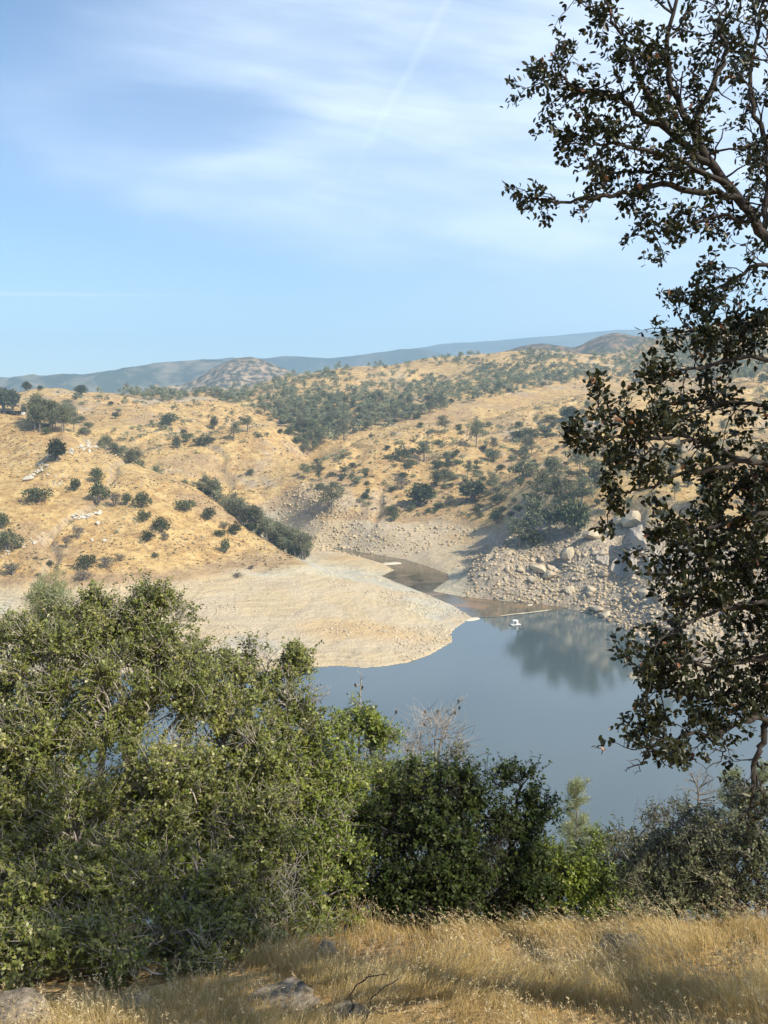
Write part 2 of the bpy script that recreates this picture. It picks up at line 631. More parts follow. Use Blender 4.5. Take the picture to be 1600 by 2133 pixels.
# sand terrace and spit
cw(13, (640, 1252), (300, 1262), (0, 1275), (-350, 1275))
cw(8, (640, 1305), (300, 1315), (0, 1330), (-350, 1330), (760, 1290))
cw(3, (640, 1355), (760, 1350), (860, 1330), (0, 1385))
cp((780, 1209, 615), (720, 1198, 622), (850, 1228, 598), (900, 1250, 582), (945, 1272, 567), (800, 1250, 570), (870, 1280, 540))
cz((780, 650, 3), (720, 665, 4), (860, 625, 1.5))
cw(2.0, (690, 1180), (660, 1165), (740, 1185))
# gorge and far bank
cp((640, 1080, 842), (700, 1080, 850), (800, 1085, 842), (900, 1091, 830), (1000, 1088, 800), (700, 1000, 930), (620, 1000, 940), (560, 1012, 945), (640, 956, 1012),
   (750, 916, 1080), (850, 887, 1150), (950, 882, 1190), (1010, 880, 1185), (1050, 858, 1230), (1100, 844, 1270), (1175, 830, 1320), (1250, 817, 1350), (1350, 811, 1380),
   (1500, 800, 1380), (1600, 790, 1380), (1850, 780, 1380), (800, 1000, 930), (900, 1000, 940), (1000, 1000, 930), (1100, 1000, 830), (1200, 1000, 765), (1300, 1000, 725),
   (1400, 1000, 700), (1600, 1000, 680), (1850, 1000, 680), (900, 940, 1040), (1000, 930, 1060), (1100, 920, 1080), (1200, 900, 1100), (1300, 900, 1080), (1400, 890, 1080), (1600, 880, 1060),
   (1000, 1040, 870), (1100, 1050, 725), (1150, 1100, 662), (1050, 1135, 644), (1100, 1138, 646), (1150, 1140, 642), (1250, 1090, 628), (1350, 1082, 604), (1450, 1080, 590), (1600, 1080, 570), (1850, 1080, 570),
   (1250, 1215, 587), (1350, 1240, 536), (1450, 1290, 492), (1600, 1300, 472), (1850, 1320, 460), (1250, 1150, 608), (1300, 1170, 602), (1400, 1170, 572), (1550, 1180, 535), (960, 1184, 640), (1000, 1160, 641), (1080, 1190, 622), (1150, 1200, 610))
cz((960, 690, 3), (1000, 705, 9), (1060, 722, 17), (940, 720, 3), (640, 1095, 52), (750, 1180, 72), (850, 1250, 86), (1010, 1280, 94), (1100, 1420, 112), (1250, 1500, 132), (1400, 1520, 140), (1600, 1520, 150), (1850, 1520, 152))
cw(5, (1500, 1395), (1650, 1420), (1450, 1350))
# hills behind
cp((390, 946, 1010), (470, 902, 1080), (560, 892, 1100), (640, 906, 1110), (690, 932, 1100), (450, 1000, 960), (520, 960, 1010), (600, 950, 1040),
   (190, 882, 1180), (250, 862, 1230), (330, 845, 1300), (420, 832, 1380), (500, 845, 1380), (590, 886, 1320), (300, 900, 1130), (400, 900, 1190), (300, 940, 1030),
   (30, 822, 1500), (80, 811, 1500), (130, 812, 1500), (180, 826, 1500), (250, 822, 1560), (350, 817, 1650), (450, 812, 1750), (100, 850, 1350), (200, 842, 1400), (0, 845, 1400), (-350, 830, 1400), (-350, 815, 1600),
   (750, 880, 1350), (700, 850, 1450), (900, 852, 1420), (1000, 832, 1500), (500, 830, 1600), (600, 840, 1550), (560, 812, 1800), (640, 802, 1800), (650, 780, 2000), (560, 795, 1950),
   (760, 764, 2050), (800, 800, 1850), (900, 749, 2150), (900, 790, 1950), (1000, 740, 2150), (1000, 790, 1850), (1100, 732, 2150), (1150, 730, 2200), (1100, 780, 1850),
   (1200, 738, 2200), (1200, 780, 1850), (1300, 738, 2250), (1300, 780, 1900), (1400, 692, 2400), (1400, 740, 2100), (1500, 674, 2400), (1600, 660, 2400), (1850, 645, 2400), (1500, 740, 1950), (1700, 740, 1900), (1500, 780, 1650))
cz((470, 1170, 82), (560, 1190, 86), (640, 1200, 76), (330, 1420, 110), (430, 1500, 118), (620, 1260, 84), (100, 1700, 122), (300, 1800, 122), (450, 1950, 126), (-350, 1800, 120),
   (-350, 2900, 90), (200, 2900, 100), (600, 2900, 130), (900, 2900, 150), (1200, 2900, 160), (1500, 3000, 230), (1850, 3000, 240), (100, 2300, 105), (500, 2400, 130), (800, 2500, 170), (1100, 2600, 190))
cz((800, 440, -8), (1100, 430, -8), (1250, 470, -6), (1050, 520, -5), (400, 400, -6), (0, 400, -6), (-350, 400, -6), (1600, 330, -10), (900, 300, -15), (1850, 380, -6))
CT = np.array(CT)


def uv(x, Y):
    return x / Y * F, 900.0 * np.log(Y / 500.0)


def _tps(r2):
    return 0.5 * r2 * np.log(r2 + 1e-9)


_u, _v = uv(CT[:, 0], CT[:, 1])
_C = np.stack([_u, _v], 1) / 300.0
_n = len(_C)
_K = _tps(((_C[:, None] - _C[None]) ** 2).sum(-1)) + np.eye(_n) * 0.004
_P = np.hstack([np.ones((_n, 1)), _C])
_A = np.zeros((_n + 3, _n + 3))
_A[:_n, :_n] = _K
_A[:_n, _n:] = _P
_A[_n:, :_n] = _P.T
_w = np.linalg.solve(_A, np.concatenate([CT[:, 2], np.zeros(3)]))


def tps(x, Y):
    u, v = uv(x, Y)
    Q = np.stack([u, v], 1) / 300.0
    out = np.empty(len(Q))
    for i in range(0, len(Q), 20000):
        q = Q[i:i + 20000]
        r2 = ((q[:, None, 0] - _C[None, :, 0]) ** 2 + (q[:, None, 1] - _C[None, :, 1]) ** 2)
        out[i:i + 20000] = _tps(r2) @ _w[:_n] + _w[_n] + q @ _w[_n + 1:]
    return out


LAKE_PX = [(-500, 1410), (0, 1405), (300, 1402), (560, 1398), (640, 1392), (700, 1387), (760, 1391), (800, 1388), (850, 1380), (900, 1362), (945, 1335), (938, 1322), (950, 1308), (975, 1291), (985, 1286), (1015, 1286),
           (1040, 1283), (1110, 1275), (1180, 1267), (1215, 1275), (1245, 1286), (1290, 1306), (1340, 1335), (1385, 1362), (1392, 1382), (1340, 1396), (1305, 1408), (1335, 1420), (1390, 1426), (1450, 1444), (1600, 1490), (1850, 1530),
           (1850, 1900), (-500, 1900)]
CREEK_PX = [(560, 1120), (600, 1130), (640, 1138), (700, 1142), (760, 1152), (840, 1165), (890, 1180), (930, 1195), (936, 1206), (908, 1224), (900, 1232), (960, 1243), (1050, 1252), (1120, 1258), (1185, 1266),
            (1110, 1276), (1040, 1284), (985, 1287), (945, 1262), (880, 1234), (825, 1213), (795, 1200), (822, 1188), (802, 1176), (770, 1166), (700, 1149), (640, 1144), (600, 1138)]
LAKE = np.array([atz(a, b, 0)[:2] for a, b in LAKE_PX])
CREEK = np.array([atz(a, b, 0)[:2] for a, b in CREEK_PX])


def sdf(x, y, poly):
    """signed distance, negative inside"""
    d = np.full(len(x), 1e18)
    ins = np.zeros(len(x), bool)
    m = len(poly)
    for i in range(m):
        a, b = poly[i], poly[(i + 1) % m]
        e = b - a
        wx, wy = x - a[0], y - a[1]
        t = np.clip((wx * e[0] + wy * e[1]) / (e @ e), 0, 1)
        d = np.minimum(d, (wx - e[0] * t) ** 2 + (wy - e[1] * t) ** 2)
        c = ((a[1] > y) != (b[1] > y))
        xi = (b[0] - a[0]) * (y - a[1]) / (b[1] - a[1] + 1e-12) + a[0]
        ins ^= c & (x < xi)
    return np.sqrt(d) * np.where(ins, -1, 1)


PROF_Y = np.array([-60, -15, -6, 0, 3, 6, 7, 8, 8.6, 9.5, 12, 25, 60, 100, 200, 260, 400])
PROF_Z = np.array([150, 129, 125.4, 123.35, 122.2, 120.87, 120.57, 120.30, 120.05, 119.5, 117.6, 109, 88, 63, 1, -16, -16.0])


def height(x, y):
    x, y = np.asarray(x, float).ravel(), np.asarray(y, float).ravel()
    z = np.zeros(len(x))
    zone = {k: np.zeros(len(x)) for k in ('sand', 'rock', 'orange', 'dirt')}
    nearm = y < 262
    if nearm.any():
        xn, yn = x[nearm], y[nearm]
        zn = np.interp(yn, PROF_Y, PROF_Z)
        zn += fbm(xn, yn, 2.2, 4, 3) * 0.13 * smooth(yn, -2, 5) + fbm(xn, yn, 30, 4, 9) * 3.0 * smooth(yn, 14, 60)
        zn += np.where(yn < 12, np.maximum(0, np.abs(xn) - 6) * 0.06, 0)
        z[nearm] = zn
        zone['sand'][nearm] = smooth(zn, 24, 16)
        zone['dirt'][nearm] = 0.2
    fm = y >= 200
    if fm.any():
        xf, yf = x[fm], y[fm]
        u, _ = uv(xf, yf)
        px = u + 800
        zb = np.where(yf < 3300, tps(xf, np.minimum(yf, 3300)), 0)
        zb = zb * (1 - smooth(yf, 2900, 3300)) + 40 * smooth(yf, 2900, 3300)
        dl, dc = sdf(xf, yf, LAKE), sdf(xf, yf, CREEK)
        dw = np.minimum(dl, dc)
        # character of the ground
        hw = 21.0 + fbm(xf, yf, 60, 3, 5) * 3
        lowm = smooth(yf, 330, 400) * smooth(yf, 980, 900)
        rgt = smooth(px, 940, 1010) * smooth(yf, 790, 730)
        slope_m = 0.16 + 0.30 * smooth(px, 940, 1050)
        slope_m = np.where((px > 560) & (px < 960) & (yf > 700), 0.30, slope_m)
        slope_m = np.where((px > 1395) & (yf < 470), 0.12, slope_m)
        land = np.maximum(dw, 0)
        wmix = smooth(land, 2, 45)
        zl = np.maximum(land, 0) * slope_m + 0.25
        zz = np.where(dw > 0, zl * (1 - wmix) + np.maximum(zb, zl * 0.35) * wmix, -0.5 + np.maximum(dw, -40) * 0.22)
        zz = np.where(yf > 1000, zb, zz)
        rock = rgt * smooth(zb, 60, 42) * smooth(yf, 400, 470)
        gorge = smooth(np.abs(px - 690), 150, 60) * smooth(yf, 790, 815) * smooth(yf, 1000, 930) * smooth(zz, 56, 30)
        rock = np.maximum(rock, gorge * 0.85 * smooth(fbm(xf, yf, 40, 4, 21), -0.25, 0.15))
        rpatch = smooth(fbm(xf, yf, 70, 5, 33, 0.6), 0.34, 0.62) * smooth(yf, 700, 900)
        rock = np.maximum(rock, rpatch * 0.8)
        sand = lowm * smooth(zz, hw + 1.5, hw - 1.5)
        flat = sand * (1 - rock)
        far = smooth(yf, 600, 1500)
        amp = (1 - 0.93 * flat) * smooth(land + np.where(yf > 1000, 100, 0), 3, 50)
        det = ridged(xf, yf, 170, 3, 41) * 1.5 * (1 + far) + fbm(xf, yf, 48, 4, 43) * 1.8
        gl = np.abs(vn(xf / 75 + fbm(xf, yf, 60, 2, 81) * 0.8, yf / 110 + fbm(xf, yf, 60, 2, 83) * 0.8, 85)) * 2
        det -= (1 - smooth(gl, 0.0, 0.22)) * 4.8
        det += fbm(xf, yf, 11, 4, 47) * 1.2
        zz = zz + det * amp
        # terraced, blocky rock
        rd = ridged(xf * 0.8 + yf * 0.6, (yf * 0.8 - xf * 0.6) * 0.45, 26, 4, 51, 0.55) * 1.2 + fbm(xf, yf, 5, 4, 53, 0.6) * 1.5
        zz = zz + rd * rock * smooth(land, 1.5, 18)
        zz = zz + flat * smooth(land, 1, 10) * (fbm(xf, yf, 24, 4, 57) * 1.5 + fbm(xf, yf, 5, 4, 59) * 0.45)
        orange = smooth(fbm(xf, yf, 90, 3, 61), 0.0, 0.3) * 0.7
        ob = np.exp(-(((px - 760) / 230) ** 2 + ((yf - 495) / 26) ** 2)) + np.exp(-(((px - 720) / 70) ** 2 + ((yf - 745) / 25) ** 2)) + np.exp(-(((px - 985) / 90) ** 2 + ((zz - 15) / 5) ** 2)) * (yf > 700)
        orange = np.clip(np.maximum(orange * 0.75, ob), 0, 1)
        dirt = smooth(fbm(xf, yf, 55, 4, 71), 0.12, 0.4) * 0.55
        # brown belt where the grass ends above the high-water mark
        dirt = np.maximum(dirt, lowm * np.exp(-((zz - hw - 3) / 3.0) ** 2) * 0.75)
        w = smooth(yf, 215, 255)
        z[fm] = np.where(yf < 262, z[fm] * (1 - w) + zz * w, zz)
        for k, a in (('sand', sand), ('rock', rock), ('orange', orange), ('dirt', dirt)):
            zone[k][fm] = np.where(yf < 262, zone[k][fm] * (1 - w) + a * w, a)
    return z, zone


ROWS = np.concatenate([np.arange(-16, 2, 1.5), np.arange(2, 13, 0.2), np.geomspace(13, 235, 60), np.arange(240, 430, 8), np.arange(430, 470, 1.6), np.arange(470, 900, 2.0), np.arange(900, 1500, 4.0),
                       np.arange(1500, 2500, 10.0), np.arange(2500, 3400, 40.0), np.geomspace(3450, 15000, 18)])
NC = 410
TT = np.linspace(-1, 1, NC)


def halfw(Y):
    return np.maximum(28.0, 0.55 * Y)


GX = halfw(ROWS)[:, None] * TT[None]
GY = np.repeat(ROWS[:, None], NC, 1)
zz_, zone_ = height(GX.ravel(), GY.ravel())
GZ = zz_.reshape(GX.shape)


def H(x, y):
    """height of the built ground (bilinear on its own grid)"""
    x, y = np.atleast_1d(np.asarray(x, float)), np.atleast_1d(np.asarray(y, float))
    i = np.clip(np.searchsorted(ROWS, y) - 1, 0, len(ROWS) - 2)
    f = np.clip((y - ROWS[i]) / (ROWS[i + 1] - ROWS[i]), 0, 1)
    c = np.clip((x / halfw(y) + 1) / 2 * (NC - 1), 0, NC - 1.001)
    j = c.astype(int)
    g = c - j
    return (GZ[i, j] * (1 - g) + GZ[i, j + 1] * g) * (1 - f) + (GZ[i + 1, j] * (1 - g) + GZ[i + 1, j + 1] * g) * f


def H1(x, y):
    return float(H(x, y)[0])


MARCH = np.concatenate([np.arange(4, 20, 0.1), np.geomspace(20, 430, 200), np.arange(430, 3300, 1.5)])


def cast(px, py):
    d = ray(px, py)
    t = MARCH / d[1]
    zr = CAMZ + d[2] * t
    h = H(d[0] * t, MARCH)
    k = np.argmax(zr < h)
    if zr[k] >= h[k]:
        return None
    Y = MARCH[k]
    return np.array([d[0] * t[k], Y, h[k]])


def visible(P, lift):
    Q = P + np.array([0, 0, lift])
    s = np.linspace(0.02, 0.985, 160)
    x, y = Q[0] * s, Q[1] * s
    z = CAMZ + (Q[2] - CAMZ) * s
    m = y > 12
    return bool(np.all(z[m] > H(x[m], y[m])))


nr = len(ROWS)
ii = np.arange(nr * NC).reshape(nr, NC)
quads = np.stack([ii[:-1, :-1], ii[:-1, 1:], ii[1:, 1:], ii[1:, :-1]], -1).reshape(-1, 4)
ter = obj('terrain', mesh_np('terrain', np.stack([GX, GY, GZ], -1).reshape(-1, 3), quads, None, [M['ground']],
                             {k: ('POINT', v) for k, v in zone_.items()}, True))
tag(ter, kind='structure')

# ------------------------------------------------------------------ water
def water_mat():
    m, n, l, b = mat('lake_water')
    geo = n.new('ShaderNodeNewGeometry')
    b.inputs['Base Color'].default_value = (0.080, 0.110, 0.118, 1)
    b.inputs['Roughness'].default_value = 0.05
    b.inputs['IOR'].default_value = 1.33
    b.inputs['Specular IOR Level'].default_value = 0.9
    mp = n.new('ShaderNodeMapping')
    mp.inputs['Scale'].default_value = (0.25, 0.9, 1)
    l.new(geo.outputs['Position'], mp.inputs[0])
    v = noise(n, l, 1.0, 5, 0.65, mp.outputs[0])
    mp2 = n.new('ShaderNodeMapping')
    mp2.inputs['Scale'].default_value = (0.006, 0.028, 1)
    l.new(geo.outputs['Position'], mp2.inputs[0])
    w = noise(n, l, 1.0, 4, 0.6, mp2.outputs[0], 0.6)
    l.new(mth(n, l, 'MULTIPLY_ADD', sstep(n, l, w, 0.42, 0.66), 0.05, 0.015), b.inputs['Roughness'])
    bump(n, l, v, 0.12, 0.10, b)
    return m


def mud_mat():
    m, n, l, b = mat('wet_mud')
    geo = n.new('ShaderNodeNewGeometry')
    v = noise(n, l, 0.045, 5, 0.6, geo.outputs['Position'], 0.8)
    c = ramp(n, l, v, [(0.36, (0.085, 0.075, 0.055)), (0.54, (0.13, 0.108, 0.072)), (0.66, (0.24, 0.15, 0.08))])
    l.new(c, b.inputs['Base Color'])
    l.new(mth(n, l, 'MULTIPLY_ADD', v, 0.5, -0.12, clamp=True), b.inputs['Roughness'])
    b.inputs['IOR'].default_value = 1.33
    w = noise(n, l, 0.6, 4, 0.6, geo.outputs['Position'])
    bump(n, l, w, 0.1, 0.12, b)
    return m


def poly_sheet(name, pts, z, m):
    import bmesh
    bm = bmesh.new()
    f = bm.faces.new([bm.verts.new((p[0], p[1], z)) for p in pts])
    bmesh.ops.triangulate(bm, faces=[f])
    me = bpy.data.meshes.new(name)
    bm.to_mesh(me)
    bm.free()
    for p in me.polygons:
        if p.normal.z < 0:
            p.flip()
    me.materials.append(m)
    return obj(name, me)


lake = poly_sheet('lake', [(-420, 190), (420, 190), (420, 640), (-420, 640)], 0.0, water_mat())
tag(lake, kind='structure')


def grow(poly, d):
    c = np.roll(poly, -1, 0) - np.roll(poly, 1, 0)
    nrm = np.stack([c[:, 1], -c[:, 0]], 1)
    nrm = unit(nrm)
    area = 0.5 * np.sum(poly[:, 0] * np.roll(poly[:, 1], -1) - np.roll(poly[:, 0], -1) * poly[:, 1])
    return poly + nrm * d * (1 if area > 0 else -1)


creek = poly_sheet('creek', grow(CREEK, 1.2), 0.16, mud_mat())
tag(creek, kind='structure')


def mound(name, px_pts, z, hgt, m):
    """low sand bar with a rounded top"""
    P = np.array([atz(a, b, z)[:2] for a, b in px_pts])
    P = curve_pts(np.vstack([np.c_[P, np.zeros(len(P))], [[*P[0], 0]]]), 48)[:-1, :2]
    c = P.mean(0)
    rings = []
    for f, h in ((1.06, -0.35), (1.0, 0.05), (0.85, 0.75), (0.5, 1.0), (0.02, 1.0)):
        q = c + (P - c) * f
        zq = z + hgt * h + fbm(q[:, 0], q[:, 1], 4, 3, 5) * hgt * 0.4 * (h > 0.1)
        rings.append(np.c_[q, zq])
    V = np.concatenate(rings)
    k = len(P)
    i = np.arange(k)
    Q = np.concatenate([np.stack([r * k + i, r * k + (i + 1) % k, (r + 1) * k + (i + 1) % k, (r + 1) * k + i], 1) for r in range(4)])
    o = obj(name, mesh_np(name, V, Q, None, [m], None, True))
    return tag(o, kind='structure')


M['pale_sand'] = plain_mat('pale_sand', (0.58, 0.52, 0.40), 0.95, 0.18, 0.4, 0.1)
mound('sandbar', [(1034, 1284), (1062, 1279.5), (1085, 1278.6), (1110, 1274.8), (1140, 1272), (1168, 1266.8), (1168, 1267.6), (1140, 1272.9), (1110, 1275.9), (1085, 1279.5), (1062, 1281), (1034, 1285)], 0.0, 0.22, M['pale_sand'])
mound('sandbar', [(968, 1291), (985, 1287), (1000, 1288), (990, 1292), (972, 1293.5)], 0.0, 0.5, M['pale_sand'])
mound('sandbar', [(798, 1173), (830, 1171.5), (834, 1174.5), (800, 1176.5)], 0.15, 0.5, M['pale_sand'])
mound('sandbar', [(1098, 1260), (1108, 1259.3), (1110, 1260.5), (1100, 1261.3)], 0.15, 0.3, M['pale_sand'])

# ------------------------------------------------------------------ far mountains
def range_mat(name, c1, c2, sc):
    m, n, l, b = mat(name)
    geo = n.new('ShaderNodeNewGeometry')
    v = noise(n, l, sc, 7, 0.65, geo.outputs['Position'])
    l.new(ramp(n, l, v, [(0.45, c1), (0.60, c2)]), b.inputs['Base Color'])
    b.inputs['Roughness'].default_value = 1.0
    b.inputs['Specular IOR Level'].default_value = 0.0
    return m


def mountain(name, Y, prof, base, dfront, dback, m, seed, lam, amp, nx=260, ny=70):
    pr = np.array([at(a, b, Y)[[0, 2]] for a, b in prof])
    xs = np.linspace(pr[0, 0], pr[-1, 0], nx)
    zc = np.interp(xs, pr[:, 0], pr[:, 1])
    k = np.ones(9) / 9
    zc = np.convolve(np.pad(zc, 4, mode='edge'), k, 'valid')
    v = np.linspace(-1, 1, ny)
    X = np.repeat(xs[None], ny, 0)
    Yg = Y + np.where(v < 0, v * dfront, v * dback)[:, None] + 0 * X
    fall = 1 - np.abs(v)[:, None] ** 1.15
    rr = ridged(X, Yg, lam, 5, seed, 0.55)
    Z = base + (zc[None] - base) * fall + (rr - 0.6) * amp * (np.sin(np.clip(fall, 0, 1) * math.pi) * 0.85 + 0.12 * fall)
    i2 = np.arange(ny * nx).reshape(ny, nx)
    Q = np.stack([i2[:-1, :-1], i2[:-1, 1:], i2[1:, 1:], i2[1:, :-1]], -1).reshape(-1, 4)
    o = obj(name, mesh_np(name, np.stack([X, Yg, Z], -1).reshape(-1, 3), Q, None, [m], None, True))
    return tag(o, kind='structure')


M['range_far'] = range_mat('range_far', (0.05, 0.06, 0.05), (0.12, 0.11, 0.085), 0.0022)
M['range_mid'] = range_mat('range_mid', (0.045, 0.055, 0.04), (0.20, 0.17, 0.12), 0.005)
M['cone'] = range_mat('cone', (0.06, 0.062, 0.045), (0.36, 0.27, 0.185), 0.04)
M['redhill'] = range_mat('redhill', (0.06, 0.062, 0.042), (0.25, 0.165, 0.11), 0.035)
mountain('mountain_range', 12000, [(-500, 800), (-100, 790), (0, 779), (25, 780), (50, 788), (120, 792), (300, 790), (700, 760), (880, 722), (950, 713), (1030, 716), (1100, 706), (1170, 700), (1230, 690), (1300, 686), (1330, 688), (1400, 695), (1600, 690), (2100, 700)], 40, 2600, 2200, M['range_far'], 3, 2600, 190, 170, 46)
mountain('mountain_range', 8400, [(300, 800), (380, 765), (470, 748), (540, 746), (600, 736), (680, 742), (760, 731), (850, 718), (890, 720), (950, 745), (1020, 780), (1120, 800)], 40, 2000, 1700, M['range_far'], 9, 1700, 160, 170, 46)
mountain('mountain_range', 6200, [(-500, 812), (-200, 800), (0, 800), (60, 790), (130, 788), (200, 781), (260, 766), (330, 758), (400, 752), (440, 750), (500, 757), (560, 775), (640, 800)], 40, 1500, 1200, M['range_mid'], 15, 1200, 125, 200, 56)
mountain('hill', 3800, [(330, 820), (370, 802), (410, 784), (440, 764), (470, 752), (500, 744), (525, 745), (560, 756), (600, 770), (640, 779), (700, 796), (760, 815)], 60, 750, 700, M['cone'], 21, 380, 44, 170, 80)
mountain('hill', 3450, [(1020, 745), (1060, 728), (1100, 716), (1130, 712), (1160, 718), (1200, 722), (1240, 704), (1275, 695), (1310, 698), (1360, 705), (1420, 715), (1500, 740)], 110, 500, 600, M['redhill'], 27, 420, 40, 150, 60)

# ------------------------------------------------------------------ haze
def haze_box():
    x0, x1, y0, y1, z0, z1 = -9500, 9500, -600, 15500, -60, 1180
    V = [(x, y, z) for z in (z0, z1) for y in (y0, y1) for x in (x0, x1)]
    Q = [(0, 2, 3, 1), (4, 5, 7, 6), (0, 1, 5, 4), (2, 6, 7, 3), (0, 4, 6, 2), (1, 3, 7, 5)]
    m = bpy.data.materials.new('haze_air')
    m.use_nodes = True
    n, l = m.node_tree.nodes, m.node_tree.links
    n.clear()
    v = n.new('ShaderNodeVolumePrincipled')
    v.inputs['Color'].default_value = (0.47, 0.74, 1.0, 1)
    v.inputs['Density'].default_value = 0.0001
    v.inputs['Anisotropy'].default_value = 0.1
    o = n.new('ShaderNodeOutputMaterial')
    l.new(v.outputs[0], o.inputs['Volume'])
    h = obj('haze', mesh_np('haze', V, Q, None, [m]))
    tag(h, kind='stuff')


haze_box()
#@@PART2

# ------------------------------------------------------------------ tree prototypes for the hills (unit height)
def proto_pine(seed):
    """open-crowned foothill pine with a forked trunk"""
    global rng
    rng = np.random.default_rng(seed)
    tg, lg = Geo(), Geo()
    tops = [np.array([rng.normal() * 0.05, rng.normal() * 0.05, 0.97]), np.array([rng.uniform(0.10, 0.2) * rng.choice([-1, 1]), rng.normal() * 0.1, rng.uniform(0.78, 0.92)])]
    fork = np.array([rng.normal() * 0.02, rng.normal() * 0.02, rng.uniform(0.25, 0.4)])
    for tp in tops:
        tg.tube(curve_pts([(0, 0, -0.05), fork, fork * 0.5 + tp * 0.5 + rng.normal(size=3) * 0.02, tp], 7), np.linspace(0.022, 0.004, 7), 5)
        nb = 15
        for k in range(nb):
            f = rng.uniform(0.05, 1.0)
            b = fork * (1 - f) + tp * f
            wid = (0.25 - 0.17 * f) * rng.uniform(0.6, 1.15)
            an = rng.uniform(0, 6.283)
            e = b + np.array([math.cos(an) * wid, math.sin(an) * wid, rng.uniform(0.0, 0.08)])
            tg.sticks(b[None], e[None], 0.006, 0.002)
            m = 40
            P = e + rng.normal(size=(m, 3)) * np.array([0.07, 0.07, 0.045])
            P[: m // 3] = b + (e - b) * rng.uniform(0.4, 1, (m // 3, 1)) + rng.normal(size=(m // 3, 3)) * 0.03
            lg.leaves(P, rand_unit(m) + [0, 0, 0.6], rand_unit(m), rng.uniform(0.04, 0.075, m), rng.uniform(0.018, 0.034, m), np.clip(rng.normal(0.45, 0.22, m), 0, 1))
    return tg, lg


def proto_round(seed, wid=0.62, lobes=9, n=60, dry=False):
    """dome of an oak bush: several lobes on a low forked stem, width relative to height"""
    global rng
    rng = np.random.default_rng(seed)
    tg, lg = Geo(), Geo()
    for k in range(lobes):
        an = k * 2.4 + rng.uniform(-0.4, 0.4)
        r = wid * rng.uniform(0.1, 0.72)
        zc = 0.70 - 0.42 * (r / wid) + rng.uniform(-0.12, 0.08)
        c = np.array([math.cos(an) * r, math.sin(an) * r, zc])
        tg.tube(curve_pts([(0, 0, -0.08), c * [0.4, 0.4, 0.55] + rng.normal(size=3) * 0.03, c], 5), np.linspace(0.028, 0.008, 5), 4)
        rad = rng.uniform(0.20, 0.32)
        m = n
        d = rand_unit(m)
        d[:, 2] = d[:, 2] * 0.75 + 0.12
        P = c + d * rad * rng.uniform(0.55, 1.1, (m, 1))
        P[:, 2] = np.maximum(P[:, 2], 0.01)
        if dry:
            tg.sticks(np.tile(c, (m // 2, 1)), P[: m // 2], 0.008, 0.003)
            P = P[: m // 3]
            d = d[: m // 3]
            m = len(P)
        lg.leaves(P, d + rng.normal(size=(m, 3)) * 0.5, rand_unit(m) + d, rng.uniform(0.08, 0.15, m), rng.uniform(0.05, 0.09, m), np.clip(rng.normal(0.45, 0.22, m), 0, 1))
    return tg, lg


def join(tg, lg, name, mats):
    g = Geo()
    g.V, g.Q, g.R, g.n = list(tg.V), list(tg.Q), list(tg.R), tg.n
    nt = sum(len(q) for q in tg.Q)
    for V, Q, Rr in zip(lg.V, lg.Q, lg.R):
        g.V.append(V)
        g.Q.append(Q + tg.n)
        g.R.append(Rr)
    tot = sum(len(q) for q in g.Q)
    mi = np.zeros(tot, int)
    mi[nt:] = 1
    return g.mesh(name, mats, midx=mi)


PROTO = {}
for kind, cnt in (('pine', 5), ('oak', 5), ('dry', 3), ('conifer', 2)):
    L = []
    for q in range(cnt):
        if kind == 'pine':
            t, lf = proto_pine(100 + q)
            lm = M['far_pine']
        elif kind == 'conifer':
            t, lf = proto_round(340 + q, 0.26, 16, 70)
            lm = M['far_oak']
        elif kind == 'oak':
            t, lf = proto_round(200 + q, 0.5 + 0.08 * q, 8 + q, 75)
            lm = M['far_oak']
        else:
            t, lf = proto_round(300 + q, 0.6, 9, 60, True)
            lm = M['far_dry']
        tm = t.mesh(kind + '_trunk', [M['bark_grey']])
        cm = lf.mesh(kind + '_crown', [lm])
        jm = join(t, lf, kind + '_small', [M['bark_grey'], lm])
        L.append((tm, cm, jm))
    PROTO[kind] = L
rng = np.random.default_rng(11)

NAME = {'pine': 'foothill_pine', 'oak': 'oak_bush', 'dry': 'dry_shrub', 'conifer': 'tree'}
CAT = {'pine': 'pine', 'oak': 'bush', 'dry': 'shrub', 'conifer': 'tree'}


def hill_tree(kind, P, h, label, group=None, wide=1.0, split=False, name=None, cat=None):
    q = rng.integers(len(PROTO[kind]))
    tm, cm, jm = PROTO[kind][q]
    nm = name or NAME[kind]
    loc = (P[0], P[1], P[2] - 0.02 * h)
    sc = (h * wide * rng.uniform(0.92, 1.08), h * wide * rng.uniform(0.92, 1.08), h)
    rz = rng.uniform(0, 6.283)
    if split:
        o = empty(nm, loc)
        obj('trunk', tm, o)
        obj('crown', cm, o)
    else:
        o = obj(nm, jm)
        o.location = loc
    o.scale = sc
    o.rotation_euler = (0, 0, rz)
    return tag(o, label, cat or CAT[kind], group)


